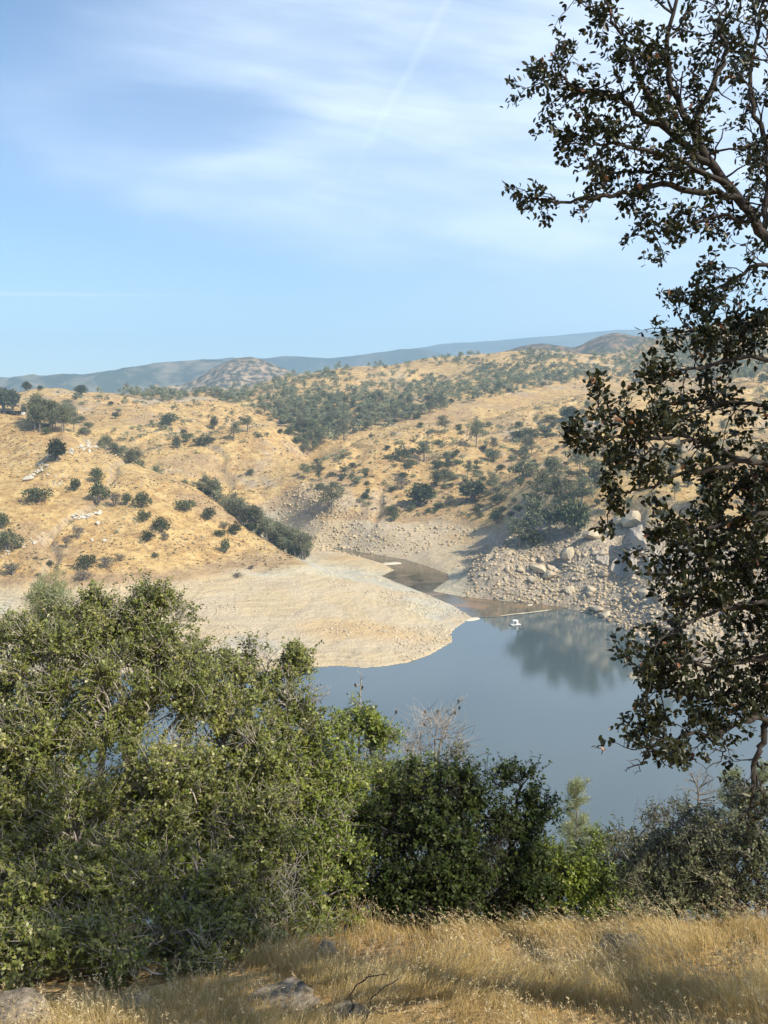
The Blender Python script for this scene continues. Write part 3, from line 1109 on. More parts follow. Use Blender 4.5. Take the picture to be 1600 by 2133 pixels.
# hand-placed trees: kind, column, row of the foot, width px, height px, label
HAND = [
    ('oak', 202, 1006, 42, 33, 'round dark green bush on the golden hill, below and right of the white boulder string'),
    ('conifer', 119, 961, 33, 52, 'tall dense dark tree at the head of the white boulder string on the golden hill'),
    ('oak', 79, 1048, 56, 36, 'wide dark bush left of the scattered white stones on the golden hill'),
    ('oak', 157, 1024, 32, 30, 'dark bush growing among the scattered white stones on the golden hill'),
    ('oak', 207, 1044, 36, 42, 'dark bush directly above the short white boulder row on the golden hill'),
    ('dry', 238, 1056, 36, 34, 'bare grey-brown bush right above the short white boulder row'),
    ('oak', 264, 1053, 30, 28, 'left one of the two joined dark bushes on the golden hill'),
    ('oak', 295, 1058, 44, 36, 'right and larger one of the two joined dark bushes on the golden hill'),
    ('oak', 299, 1087, 27, 26, 'small round green bush under the two joined bushes on the golden hill'),
    ('oak', 336, 1110, 38, 32, 'upper right half of the slanting dark thicket on the golden hill'),
    ('oak', 307, 1130, 34, 27, 'lower left half of the slanting dark thicket on the golden hill'),
    ('dry', 343, 1128, 28, 20, 'low greyish shrub at the right foot of the slanting dark thicket'),
    ('oak', 386, 1065, 44, 28, 'ragged dark bush near the right shoulder of the golden hill'),
    ('dry', 163, 1123, 32, 36, 'brown spiky shrub below the short white boulder row'),
    ('dry', 138, 1143, 28, 28, 'smaller brown spiky shrub left of and below its taller neighbour'),
    ('oak', 18, 1148, 54, 46, 'large round green bush cut by the left edge of the picture'),
    ('oak', 6, 1103, 38, 36, 'dark bush at the left edge, above the larger round one'),
    ('dry', 26, 1200, 54, 32, 'wide grey brushy shrub at the lower left foot of the golden hill'),
    ('oak', 180, 1187, 42, 36, 'darkest clump of the grey thicket at the foot of the golden hill'),
    ('dry', 220, 1184, 46, 28, 'middle grey brush of the thicket at the foot of the golden hill'),
    ('dry', 250, 1170, 26, 20, 'small right end of the grey thicket at the foot of the golden hill'),
    ('dry', 174, 1212, 46, 30, 'leafless brush at the bottom of the grey thicket near the sand'),
    ('oak', 105, 1182, 17, 16, 'tiny green bush alone near the foot of the golden hill'),
    ('oak', 323, 1163, 15, 11, 'tiny dark bush alone in the lower middle of the golden hill'),
    ('dry', 79, 1204, 16, 9, 'flat brownish shrub near the sand at lower left'),
    ('dry', 76, 1168, 13, 9, 'low purple-brown shrub above the wide brushy one at lower left'),
    ('oak', 436, 1083, 38, 28, 'round dark green bush on the right shoulder of the golden hill'),
    ('oak', 490, 1115, 25, 28, 'upright dark bush beside the tree belt on the right slope of the golden hill'),
    ('oak', 459, 1119, 28, 16, 'flat dark bush left of the upright one on the right slope'),
    ('oak', 470, 1153, 20, 34, 'narrow green bush lowest on the right slope of the golden hill'),
    ('dry', 467, 1103, 26, 22, 'grey-brown shrub above the flat dark bush on the right slope'),
    ('oak', 524, 1108, 22, 20, 'small bush touching the lower end of the tree belt'),
    ('dry', 495, 1203, 34, 12, 'low dark grey shrub on the line between dry grass and sand'),
    ('dry', 524, 1188, 18, 11, 'small grey shrub just above the sand, right of the low dark one'),
    # far bank
    ('oak', 1028, 962, 38, 27, 'rounded bush in the middle of the far slope, above the widest thicket'),
    ('oak', 1088, 996, 64, 38, 'widest dark thicket on the far slope across the creek'),
    ('oak', 1145, 982, 36, 34, 'round bush right of the widest thicket on the far slope'),
    ('oak', 1144, 880, 30, 18, 'single bush high on the grassy crest of the far slope'),
    ('conifer', 1187, 878, 32, 34, 'tall clump near the grassy crest, right of a single bush'),
    ('oak', 913, 978, 28, 20, 'small dark round bush left of centre on the far slope'),
    ('oak', 855, 974, 26, 19, 'low dark bush farthest left of the row on the far slope'),
    ('oak', 992, 971, 15, 15, 'tiny bush between two rounded bushes on the far slope'),
    ('pine', 934, 990, 24, 34, 'slim pine right of the small dark round bush on the far slope'),
    ('pine', 905, 1022, 44, 40, 'broad grey-green pine in the left cluster of the far slope'),
    ('pine', 925, 1014, 40, 36, 'right-hand pine of the left cluster on the far slope'),
    ('conifer', 879, 1056, 46, 54, 'dense dark tree with a long shadow above the far bank'),
    ('conifer', 986, 1046, 46, 52, 'bushy tree in the middle of the far slope above the bank'),
    ('oak', 1039, 1050, 36, 24, 'dark bush right of the bushy tree above the far bank'),
    ('pine', 1028, 1036, 30, 50, 'thin pine with bare trunk standing behind a dark bush on the far slope'),
    ('oak', 1084, 1014, 22, 22, 'small bush below the widest thicket on the far slope'),
    ('oak', 1035, 1092, 26, 36, 'lone upright bush at the grass edge above the far bank'),
    ('dry', 837, 1020, 40, 38, 'greyish sparse bush on the left part of the far slope'),
    ('dry', 936, 1056, 28, 30, 'pale sparse shrub between the dark tree and the bushy tree'),
    ('oak', 816, 1072, 36, 20, 'low dark bush on the left rim of the far bank'),
    ('oak', 822, 1086, 26, 24, 'shadowed bush lowest on the left rim of the far bank'),
    ('pine', 690, 1070, 46, 62, 'pale grey-green pine alone above the rocky creek bank'),
    ('oak', 1080, 920, 40, 26, 'left half of the dark thicket under the crest of the far slope'),
    ('oak', 1106, 914, 36, 24, 'right half of the dark thicket under the crest of the far slope'),
    ('oak', 1136, 906, 36, 18, 'wide low bush right of the thicket under the crest'),
    ('pine', 992, 932, 34, 54, 'tall pine standing in front of the crest of the far slope'),
    ('pine', 926, 904, 50, 36, 'broad pine on the crest left of the tall one'),
    ('pine', 884, 962, 42, 42, 'grey-green pine on the upper left of the far slope'),
    ('oak', 837, 962, 32, 34, 'dark tree at the upper left end of the far slope'),
    # pine grove above the boulder bank
    ('pine', 1083, 1142, 52, 60, 'leftmost pine of the grove above the boulder bank'),
    ('conifer', 1106, 1138, 46, 40, 'darkest low tree in the grove above the boulder bank'),
    ('pine', 1120, 1134, 56, 92, 'tall pine with bare trunk in the grove above the boulder bank'),
    ('pine', 1145, 1128, 54, 80, 'pine right of the tall bare-trunked one above the boulder bank'),
    ('conifer', 1196, 1118, 56, 84, 'dense dark tree at the right end of the grove above the boulder bank'),
    ('pine', 1168, 1070, 52, 78, 'pine above and behind the right end of the grove'),
    ('pine', 1210, 1066, 54, 70, 'upper right pine over the grove, beside a bare orange patch'),
    ('pine', 1128, 1046, 40, 62, 'thin grey pine above the orange patch over the grove'),
    ('pine', 1160, 1010, 36, 54, 'highest thin pine above the grove'),
    ('pine', 1235, 1030, 50, 62, 'pine half hidden by the near oak leaves, above the grove'),
    # skyline and left ridge
    ('pine', 28, 817, 20, 22, 'leafy pine on the left skyline, left one of the two close together'),
    ('conifer', 55, 815, 18, 22, 'pointed pine on the left skyline, right one of the two close together'),
    ('oak', 84, 814, 18, 12, 'flat-topped small tree right of the two pines on the left skyline'),
    ('conifer', 169, 824, 22, 24, 'lone cone-shaped tree on the left skyline'),
    ('conifer', 8, 855, 30, 52, 'left dark tree over the low building at the left edge'),
    ('conifer', 27, 857, 30, 50, 'right dark tree over the low building at the left edge'),
    ('oak', 50, 864, 18, 24, 'round tree right beside the white trailer on the left ridge'),
    ('oak', 353, 886, 38, 26, 'dark bush alone on the middle of the second hill'),
    ('oak', 342, 888, 24, 14, 'low bush touching the left of a dark one on the second hill'),
    ('oak', 446, 896, 26, 32, 'slanting dark bush right of the middle of the second hill'),
    ('oak', 241, 872, 18, 16, 'small tree on the left slope of the second hill'),
    ('oak', 368, 930, 26, 24, 'left tree of the pair in the saddle behind the golden hill'),
    ('oak', 388, 922, 22, 22, 'right tree of the pair in the saddle behind the golden hill'),
    ('oak', 426, 926, 40, 20, 'wide dark bush in the saddle before the dome-shaped hill'),
    ('pine', 488, 918, 28, 36, 'pine on the left crest of the dome-shaped hill'),
    ('pine', 515, 900, 34, 34, 'larger pine behind the crest of the dome-shaped hill'),
    ('oak', 584, 905, 14, 12, 'tiny bush on top of the dome-shaped hill'),
    ('oak', 523, 990, 18, 14, 'small dark bush in the rocky gully left of the creek gorge'),
]
for kind, px, py, w, h, lab in HAND:
    P = cast(px, py)
    if P is None:
        continue
    dep = P[1] * CP + (CAMZ - P[2]) * SP
    hm, wmt = h * dep / F, w * dep / F
    base_w = {'pine': 0.52, 'oak': 1.35, 'dry': 1.35, 'conifer': 0.75}[kind]
    hill_tree(kind, P, hm * 1.05, lab, None, np.clip(wmt / (hm * base_w), 0.6, 1.7), split=h >= 12,
              name='tree' if kind == 'oak' and 'tree' in lab.split(' in ')[0].split(' on ')[0] and 'bush' not in lab else None,
              cat='tree' if kind == 'oak' and 'bush' not in lab and 'thicket' not in lab else None)


# scattered trees, region by region
def inpoly(px, py, poly):
    return sdf(np.atleast_1d(float(px)), np.atleast_1d(float(py)), np.array(poly, float))[0] < 0


ORD = 'first second third fourth fifth sixth seventh eighth ninth tenth eleventh twelfth thirteenth fourteenth fifteenth sixteenth seventeenth eighteenth nineteenth twentieth'.split()
PLACED = {}                                 # label -> objects that look alike


def place_labels():
    for base, L in PLACED.items():
        if len(L) == 1:
            continue
        P = np.array([o.matrix_basis.translation[:] for o in L])
        x, y = to_px(P)
        n = len(L)
        nc = 1 if n <= 8 else 3 if n <= 70 else 5
        nrw = 1 if n <= 18 else 2 if n <= 36 else 3 if n <= 160 else 4
        cn = {1: [''], 3: ['left', 'middle', 'right'], 5: ['far left', 'left', 'middle', 'right', 'far right']}[nc]
        rn = {1: [''], 2: ['upper', 'lower'], 3: ['upper', 'central', 'lower'], 4: ['top', 'upper', 'lower', 'bottom']}[nrw]
        ci = np.minimum((np.argsort(np.argsort(x)) * nc) // n, nc - 1)
        ri = np.zeros(n, int)
        for c in range(nc):
            idx = np.where(ci == c)[0]
            ri[idx] = (np.argsort(np.argsort(y[idx])) * nrw) // max(1, len(idx))
        for c in range(nc):
            for r in range(nrw):
                idx = [k for k in np.argsort(x) if ci[k] == c and ri[k] == r]
                for q, k in enumerate(idx):
                    w = ' '.join(t for t in (rn[r], cn[c]) if t)
                    L[k]['label'] = base + (', ' + w + ' part' if w else '') + ', ' + ORD[min(q, 19)] + ' from left'


CAND = []                                   # (px size, kind, P, h, label, group)


def scatter(poly, n, mix, hr, label, group, tries=12, clump=0.0):
    P_ = np.array(poly, float)
    lo, hi = P_.min(0), P_.max(0)
    k = t = 0
    while k < n and t < n * tries:
        t += 1
        px, py = rng.uniform(lo[0], hi[0]), rng.uniform(lo[1], hi[1])
        if not inpoly(px, py, poly):
            continue
        if clump and vn(np.array([px / 60.0]), np.array([py / 22.0]), 77)[0] < clump * rng.uniform(-1, 1) - 0.02:
            continue
        P = cast(px, py)
        if P is None or P[1] < 450:
            continue
        kd = rng.choice(list(mix), p=list(mix.values()))
        h = rng.uniform(*hr[kd])
        CAND.append((h * F / P[1], kd, P, h, label[kd], group[kd]))
        k += 1


PO = {'pine': (8, 20), 'oak': (4, 10), 'dry': (2, 4)}
V1 = 'pine in the far valley woodland'
V2 = 'round oak in the far valley woodland'
scatter([(600, 905), (640, 950), (750, 905), (860, 878), (980, 840), (1200, 795), (1330, 800), (1330, 765), (1200, 778), (1000, 800), (850, 805), (700, 825), (560, 840)], 800, {'pine': 0.72, 'oak': 0.28}, PO,
        {'pine': V1, 'oak': V2}, {'pine': 'woodland pines in the far valley', 'oak': 'woodland oaks in the far valley'})
scatter([(470, 830), (600, 900), (700, 900), (720, 850), (640, 810), (520, 800)], 190, {'pine': 0.7, 'oak': 0.3}, PO,
        {'pine': 'pine in the wood behind the dome-shaped hill', 'oak': 'oak in the wood behind the dome-shaped hill'}, {'pine': 'pines behind the dome-shaped hill', 'oak': 'oaks behind the dome-shaped hill'})
scatter([(600, 786), (760, 764), (900, 750), (1000, 742), (1000, 752), (900, 762), (760, 776), (600, 796)], 60, {'pine': 0.35, 'oak': 0.65}, {'pine': (11, 18), 'oak': (6, 10)},
        {'pine': 'pine on the middle skyline crest', 'oak': 'round tree on the middle skyline crest'}, {'pine': 'skyline pines', 'oak': 'skyline oaks'})
scatter([(1000, 748), (1100, 735), (1200, 742), (1320, 738), (1330, 720), (1420, 694), (1600, 664), (1600, 800), (1340, 790), (1280, 760), (1200, 752)], 620, {'pine': 0.6, 'oak': 0.4}, {'pine': (11, 18), 'oak': (6, 10)},
        {'pine': 'pine on the distant right ridge', 'oak': 'round oak on the distant right ridge'}, {'pine': 'pines of the distant right ridge', 'oak': 'oaks of the distant right ridge'})
scatter([(600, 790), (1000, 758), (1250, 762), (1250, 790), (1000, 800), (850, 805), (640, 815)], 260, {'pine': 0.2, 'oak': 0.8}, {'pine': (9, 14), 'oak': (4, 8)},
        {'pine': 'pine on the distant orange hills', 'oak': 'small oak on the distant orange hills'}, {'pine': 'pines on the distant orange hills', 'oak': 'oaks on the distant orange hills'}, clump=0.2)
scatter([(240, 822), (350, 815), (470, 808), (600, 800), (620, 830), (500, 842), (420, 828), (330, 838)], 190, {'pine': 0.6, 'oak': 0.4}, {'pine': (9, 17), 'oak': (5, 8)},
        {'pine': 'pine on the low plateau at the left skyline', 'oak': 'oak on the low plateau at the left skyline'}, {'pine': 'plateau pines', 'oak': 'plateau oaks'}, clump=0.2)
scatter([(150, 826), (240, 822), (330, 842), (250, 860), (170, 856)], 16, {'pine': 0.4, 'oak': 0.6}, {'pine': (12, 18), 'oak': (5, 8)},
        {'pine': 'pine on the brown hill behind the left ridge', 'oak': 'bush on the brown hill behind the left ridge'}, {'pine': 'pines behind the left ridge', 'oak': 'bushes behind the left ridge'})
scatter([(230, 885), (420, 838), (590, 890), (560, 886), (470, 896), (390, 936), (300, 938), (240, 920)], 34, {'oak': 0.7, 'dry': 0.3}, {'oak': (2.5, 6), 'dry': (2, 4)},
        {'oak': 'small dark bush on the second golden hill', 'dry': 'small dry shrub on the second golden hill'}, {'oak': 'bushes on the second hill', 'dry': 'shrubs on the second hill'})
scatter([(400, 950), (480, 908), (640, 912), (620, 990), (480, 1000)], 20, {'oak': 0.5, 'dry': 0.5}, {'oak': (1.5, 3.5), 'dry': (1.2, 2.5)},
        {'oak': 'tiny dark bush on the face of the dome-shaped hill', 'dry': 'tiny dry shrub on the face of the dome-shaped hill'}, {'oak': 'bushes on the dome-shaped hill', 'dry': 'shrubs on the dome-shaped hill'})
scatter([(620, 1000), (650, 960), (850, 895), (1250, 830), (1300, 1050), (1050, 1080), (850, 1070), (640, 1070)], 190, {'oak': 0.55, 'dry': 0.3, 'pine': 0.15}, {'oak': (1.5, 7), 'dry': (1, 4), 'pine': (6, 13)},
        {'oak': 'small dark bush on the far slope', 'dry': 'small grey shrub on the far slope', 'pine': 'thin pine on the far slope'},
        {'oak': 'bushes on the far slope', 'dry': 'shrubs on the far slope', 'pine': 'pines on the far slope'}, clump=0.25)
scatter([(1230, 830), (1600, 810), (1600, 1070), (1420, 1080), (1260, 1080), (1200, 1000)], 120, {'oak': 0.4, 'pine': 0.6}, {'oak': (4, 8), 'pine': (9, 16)},
        {'oak': 'oak on the slope behind the near oak', 'pine': 'pine on the slope behind the near oak'}, {'oak': 'oaks behind the near oak leaves', 'pine': 'pines behind the near oak leaves'})
scatter([(0, 890), (140, 910), (380, 1025), (600, 1165), (560, 1195), (200, 1215), (0, 1215)], 46, {'dry': 0.75, 'oak': 0.25}, {'dry': (0.7, 1.7), 'oak': (0.8, 1.8)},
        {'dry': 'tiny dry tuft on the golden hill', 'oak': 'tiny dark tuft on the golden hill'}, {'dry': 'dry tufts on the golden hill', 'oak': 'dark tufts on the golden hill'})
scatter([(1050, 1128), (1240, 1112), (1270, 1000), (1190, 960), (1120, 1010), (1090, 1060)], 7, {'pine': 0.75, 'oak': 0.25}, {'pine': (11, 24), 'oak': (5, 9)},
        {'pine': 'grey-green pine in the grove over the boulder bank', 'oak': 'dark bush in the grove over the boulder bank'}, {'pine': 'pines of the boulder bank grove', 'oak': 'bushes of the boulder bank grove'})
scatter([(800, 930), (1000, 890), (1250, 850), (1260, 990), (1000, 1010), (850, 1010)], 50, {'pine': 0.45, 'oak': 0.55}, {'pine': (9, 18), 'oak': (4, 9)},
        {'pine': 'grey pine high on the far slope', 'oak': 'dark oak high on the far slope'}, {'pine': 'pines high on the far slope', 'oak': 'oaks high on the far slope'}, clump=0.25)
scatter([(640, 985), (700, 935), (850, 890), (1000, 885), (1100, 850), (1250, 825), (1250, 1000), (1050, 1085), (850, 1075), (700, 1050)], 330, {'oak': 0.75, 'dry': 0.25}, {'oak': (1.5, 6.5), 'dry': (1.0, 3)},
        {'oak': 'little dark bush dotting the far slope', 'dry': 'little grey shrub dotting the far slope'}, {'oak': 'little bushes on the far slope', 'dry': 'little shrubs on the far slope'})
scatter([(190, 890), (330, 848), (420, 835), (600, 892), (640, 930), (480, 905), (380, 945), (250, 940)], 60, {'oak': 0.7, 'pine': 0.1, 'dry': 0.2}, {'oak': (2, 6), 'pine': (8, 13), 'dry': (1, 3)},
        {'oak': 'dark bush dotting the second hill', 'pine': 'pine standing on the second hill', 'dry': 'grey shrub dotting the second hill'}, {'oak': 'dotted bushes of the second hill', 'pine': 'pines of the second hill', 'dry': 'dotted shrubs of the second hill'}, clump=0.25)
scatter([(880, 760), (1100, 738), (1330, 745), (1330, 790), (1050, 800), (900, 800)], 300, {'oak': 0.8, 'pine': 0.2}, {'oak': (3, 8), 'pine': (8, 14)},
        {'oak': 'oak on the orange hill under the skyline', 'pine': 'pine on the orange hill under the skyline'}, {'oak': 'oaks under the skyline', 'pine': 'pines under the skyline'}, clump=0.25)
# belt of pines just behind the shoulder of the golden hill
RID = np.array([(215, 936, 800), (260, 956, 785), (320, 986, 760), (400, 1016, 735), (450, 1046, 712), (500, 1086, 690), (550, 1121, 672), (600, 1155, 655), (640, 1172, 642)], float)
for k in range(190):
    t = rng.uniform(0, len(RID) - 1.001)
    i = int(t)
    a = RID[i] * (1 - t + i) + RID[i + 1] * (t - i)
    B = at(a[0] + rng.normal() * 6, a[1], a[2])
    dY = rng.uniform(4, 70)
    P = np.array([B[0] * (1 + dY / B[1]), B[1] + dY, 0])
    P[2] = H1(P[0], P[1])
    dens = 0.35 + 0.65 * smooth(np.array(a[0]), 380, 480)
    if rng.random() > dens or vn(np.array([a[0] / 22.0]), np.array([0.5]), 5)[0] > 0.34:
        continue
    kd = 'pine' if rng.random() < 0.8 else 'oak'
    h = rng.uniform(7, 21) if kd == 'pine' else rng.uniform(3, 8)
    CAND.append((h * F / P[1], kd, P, h, {'pine': 'pine in the shoulder tree belt', 'oak': 'bush in the shoulder tree belt'}[kd],
                 {'pine': 'pines of the tree belt', 'oak': 'bushes of the tree belt'}[kd]))
for k in range(30):
    P = cast(rng.uniform(68, 156), rng.uniform(872, 902))
    if P is not None:
        CAND.append((26 * F / P[1], 'pine', P, rng.uniform(14, 26), 'airy pine in the left ridge grove', 'pines of the left ridge grove'))
for px, py in ((170, 880), (185, 892), (176, 905), (95, 905), (210, 930), (235, 935), (225, 925), (250, 945)):
    P = cast(px, py)
    if P is not None:
        CAND.append((9 * F / P[1], 'oak', P, rng.uniform(6, 10), 'dark bush below the left ridge grove', 'bushes below the ridge grove'))

CAND.sort(key=lambda c: -c[0])
used = {'pine': 0, 'oak': 0, 'dry': 0}
REST_V, REST_R = [], []
for sz, kd, P, h, lab, grp in CAND:
    if used[kd] < 295:
        if not visible(P, h * 0.8):
            continue
        used[kd] += 1
        PLACED.setdefault(lab, []).append(hill_tree(kd, P, h, lab, grp, rng.uniform(0.85, 1.25) * (1.0 if kd != 'pine' else 1.15), split=sz > 34))
    else:
        # farthest, smallest trees: one woodland mass
        q = rng.integers(len(PROTO[kd]))
        me = PROTO[kd][q][1]
        nv = len(me.vertices)
        co = np.empty(nv * 3, np.float32)
        me.vertices.foreach_get('co', co)
        co = co.reshape(-1, 3)
        Qs = np.arange(nv).reshape(-1, 4)
        keep = rng.random(len(Qs)) < 0.10
        co = co.reshape(-1, 4, 3)[keep][:, :3]
        c = co.mean(1, keepdims=True)
        co = (c + (co - c) * 3.4).reshape(-1, 3)
        an = rng.uniform(0, 6.283)
        wd = h * rng.uniform(1.15, 1.6)
        x = co[:, 0] * math.cos(an) - co[:, 1] * math.sin(an)
        y = co[:, 0] * math.sin(an) + co[:, 1] * math.cos(an)
        REST_V.append(np.stack([P[0] + x * wd, P[1] + y * wd, P[2] + np.maximum(co[:, 2], 0) * h], 1))
        REST_R.append(np.clip(rng.normal(0.45, 0.2) + rng.normal(size=len(co) // 3) * 0.2, 0, 1))
if REST_V:
    Vr = np.concatenate(REST_V)
    me = mesh_np('woodland', Vr, None, np.arange(len(Vr)).reshape(-1, 3), [M['far_pine']], {'rnd': ('FACE', np.concatenate(REST_R))})
    tag(obj('woodland', me), 'far-off mass of small trees scattered over the distant hills', 'woodland', kind='stuff')

# ------------------------------------------------------------------ rocks
import bmesh


def rock_mesh(name, seed, m, sub=2, rough=0.28, flat=0.75):
    r = np.random.default_rng(seed)
    bm = bmesh.new()
    bmesh.ops.create_icosphere(bm, subdivisions=sub, radius=0.5)
    planes = [(unit(r.normal(size=3)), r.uniform(0.26, 0.42)) for _ in range(11)]
    off = r.uniform(0, 50, 3)
    for v in bm.verts:
        p = np.array(v.co)
        for nn, d in planes:
            e = p @ nn - d
            if e > 0:
                p = p - nn * e
        k = 1 + rough * 0.35 * float(vn(np.array([p[0] * 5 + off[0]]), np.array([p[1] * 5 + p[2] * 4 + off[1]]), seed)[0])
        p = p * k
        v.co = (p[0] * 1.25, p[1] * 1.25, p[2] * 1.25 * flat)
    me = bpy.data.meshes.new(name)
    bm.to_mesh(me)
    bm.free()
    me.materials.append(m)
    return me


RK = [rock_mesh('boulder', 500 + k, M['granite'], 2, 0.3, 0.75) for k in range(8)]
RKW = [rock_mesh('white_boulder', 520 + k, M['granite_white'], 2, 0.3, 0.7) for k in range(5)]


def boulder(me, P, w, h, label, group=None, name='boulder', sink=0.25, tilt=0.3):
    o = obj('white_boulder' if me in RKW else name, me)
    o.location = (P[0], P[1], P[2] + h * (0.5 - sink))
    o.scale = (w * rng.uniform(0.9, 1.1), w * rng.uniform(0.75, 1.05), h / 0.75)
    o.rotation_euler = (rng.uniform(-tilt, tilt), rng.uniform(-tilt, tilt), rng.uniform(0, 6.28))
    return tag(o, label, 'boulder', group)


def px_boulder(lst, px, py, w, h, label, group=None):
    P = cast(px, py)
    if P is None:
        return
    d = P[1] / F
    o = boulder(lst[rng.integers(len(lst))], P, w * d, h * d, label, group)
    if group:
        PLACED.setdefault(label, []).append(o)


for px, py, w, h, lab in [(61, 1000, 26, 11, 'largest white boulder at the lower end of the white boulder string'), (205, 1092, 12, 10, 'single white pointed boulder below the short white boulder row'),
                          (192, 1127, 9, 7, 'left of two lone white stones low on the golden hill'), (219, 1129, 12, 7, 'right of two lone white stones low on the golden hill')]:
    px_boulder(RKW, px, py, w, h, lab)


def line_rocks(pts, n, spread, wr, label, group):
    pts = np.array(pts, float)
    for k in range(n):
        t = rng.uniform(0, len(pts) - 1.001)
        i = int(t)
        a = pts[i] * (1 - t + i) + pts[i + 1] * (t - i)
        w = rng.uniform(*wr)
        px_boulder(RKW, a[0] + rng.normal() * spread, a[1] + rng.normal() * spread * 0.6, w, w * rng.uniform(0.5, 0.8), label, group)


line_rocks([(58, 1000), (75, 985), (88, 968), (103, 952), (130, 948), (150, 942), (170, 932)], 55, 4, (3, 9), 'white boulder in the long boulder string', 'white boulder string')
line_rocks([(170, 940), (185, 925), (195, 940)], 30, 7, (4, 8), 'white boulder in the pile atop the string', 'white boulder pile')
line_rocks([(150, 1083), (168, 1078), (185, 1076), (205, 1070), (214, 1060)], 24, 3, (6, 12), 'white boulder in the short boulder row', 'short white boulder row')
line_rocks([(110, 1010), (130, 1012), (160, 1002), (175, 1000), (105, 990)], 26, 5, (2.5, 6), 'white stone around the hillside bush', 'scattered white stones')
line_rocks([(2, 1162), (20, 1152), (52, 1136), (75, 1130), (95, 1115)], 22, 4, (3, 8), 'white stone in the lower left row', 'lower white stone row')
line_rocks([(230, 945), (262, 952), (300, 972), (330, 985)], 16, 4, (3, 7), 'pale stone along the shoulder of the golden hill', 'stones on the shoulder')

# boulder bank on the right shore
for px, py, w, h, lab in [(1184, 1166, 30, 34, 'tall pale boulder standing upright at the top of the boulder bank'), (1128, 1168, 18, 14, 'rounded boulder left of the upright one on the boulder bank'),
                          (1125, 1190, 46, 16, 'long flat slab boulder with a dark overhang in the upper boulder bank'), (1112, 1214, 26, 14, 'low slab boulder under the long flat slab'),
                          (1145, 1206, 26, 20, 'split boulder in the middle of the boulder bank'), (1320, 1094, 52, 32, 'big white boulder split by a shadow, on top of the cliff'),
                          (1290, 1090, 30, 20, 'boulder left of the split white one on top of the cliff'), (1232, 1118, 40, 22, 'dark-faced boulder on the rim between grove and cliff'),
                          (1265, 1112, 26, 20, 'pale boulder on the rim right of the dark-faced one'), (1372, 1252, 28, 24, 'round pale boulder below the cliff'),
                          (1342, 1240, 26, 18, 'pinkish boulder left of the round pale one below the cliff'), (1245, 1272, 36, 14, 'flat boulder at the water line of the boulder bank'),
                          (1262, 1282, 22, 10, 'small flat boulder in the water beside a larger flat one'), (1320, 1214, 12, 14, 'small white upright stone at the cliff foot')]:
    px_boulder(RK, px, py, w, h, lab)
n_b = 0
while n_b < 230:
    px, py = rng.uniform(960, 1420), rng.uniform(1130, 1420)
    P = cast(px, py)
    if P is None or P[2] < 0.3 or P[1] > 760:
        continue
    edge = 1150 + (px < 1100) * 15
    if py < edge:
        continue
    w = rng.uniform(4, 9) * (1 + 1.3 * (rng.random() < 0.16)) * np.interp(px, [960, 1150], [0.6, 1.15])
    d = P[1] / F
    PLACED.setdefault('pale boulder in the boulder bank', []).append(boulder(RK[rng.integers(8)], P, w * d, w * d * rng.uniform(0.5, 0.85), 'pale boulder in the boulder bank', 'boulders of the boulder bank', sink=0.3, tilt=0.6))
    n_b += 1


def rubble(name, n, sampler, sz, m, label):
    """loose stones too many to count"""
    tv, tf = [], []
    bm = bmesh.new()
    bmesh.ops.create_icosphere(bm, subdivisions=1, radius=0.5)
    bv = np.array([v.co[:] for v in bm.verts])
    bf = np.array([[v.index for v in f.verts] for f in bm.faces])
    bm.free()
    Ps = sampler(n)
    k = len(Ps)
    s = rng.uniform(0.0, 1.0, k) ** 3.0 * sz * 1.3 + 0.35
    V = bv[None] * (1 + rng.normal(size=(k, len(bv), 1)) * 0.22)
    V = V * np.stack([s * rng.uniform(0.8, 1.5, k), s * rng.uniform(0.7, 1.2, k), s * rng.uniform(0.5, 0.95, k)], 1)[:, None]
    a = rng.uniform(0, 6.28, k)
    c, sn_ = np.cos(a)[:, None], np.sin(a)[:, None]
    t = rng.normal(size=k)[:, None] * 0.4
    x, y, z = V[..., 0], V[..., 1], V[..., 2]
    z2 = z * np.cos(t) + x * np.sin(t)
    x2 = x * np.cos(t) - z * np.sin(t)
    V = np.stack([x2 * c - y * sn_, x2 * sn_ + y * c, z2], -1) + Ps[:, None] + np.array([0, 0, 0.12])[None, None] * s[:, None, None]
    Fc = bf[None] + (np.arange(k) * len(bv))[:, None, None]
    o = obj(name, mesh_np(name, V.reshape(-1, 3), None, Fc.reshape(-1, 3), [m], {'rnd': ('FACE', np.repeat(rng.random(k), len(bf)))}))
    return tag(o, label, 'stones', kind='stuff')


def bank_sampler(n):
    out = []
    while len(out) < n:
        m = 4000
        Y = rng.uniform(455, 740, m)
        px = rng.uniform(900, 1600, m)
        x = (px - 800) / F * Y
        z = H(x, Y)
        zn_ = height(x, Y)[1]
        ok = (z > 0.3) & (zn_['rock'] > rng.uniform(0.1, 0.8, m)) & (z < 34) & (rng.random(m) < np.interp(px, [900, 1000, 1100], [0.25, 0.6, 1.0]))
        out += list(np.stack([x, Y, z], 1)[ok])
    return np.array(out[:n])


def gorge_sampler(n):
    out = []
    while len(out) < n:
        m = 4000
        Y = rng.uniform(770, 960, m)
        px = rng.uniform(560, 1060, m)
        x = (px - 800) / F * Y
        z = H(x, Y)
        z_ok = (z > 0.6) & (z < 22 + 26 * np.exp(-((px - 640) / 80) ** 2))
        ok = z_ok & (rng.random(m) < np.interp(px, [560, 700, 800, 1050], [1, 1, 0.35, 0.4]))
        out += list(np.stack([x, Y, z], 1)[ok])
    return np.array(out[:n])


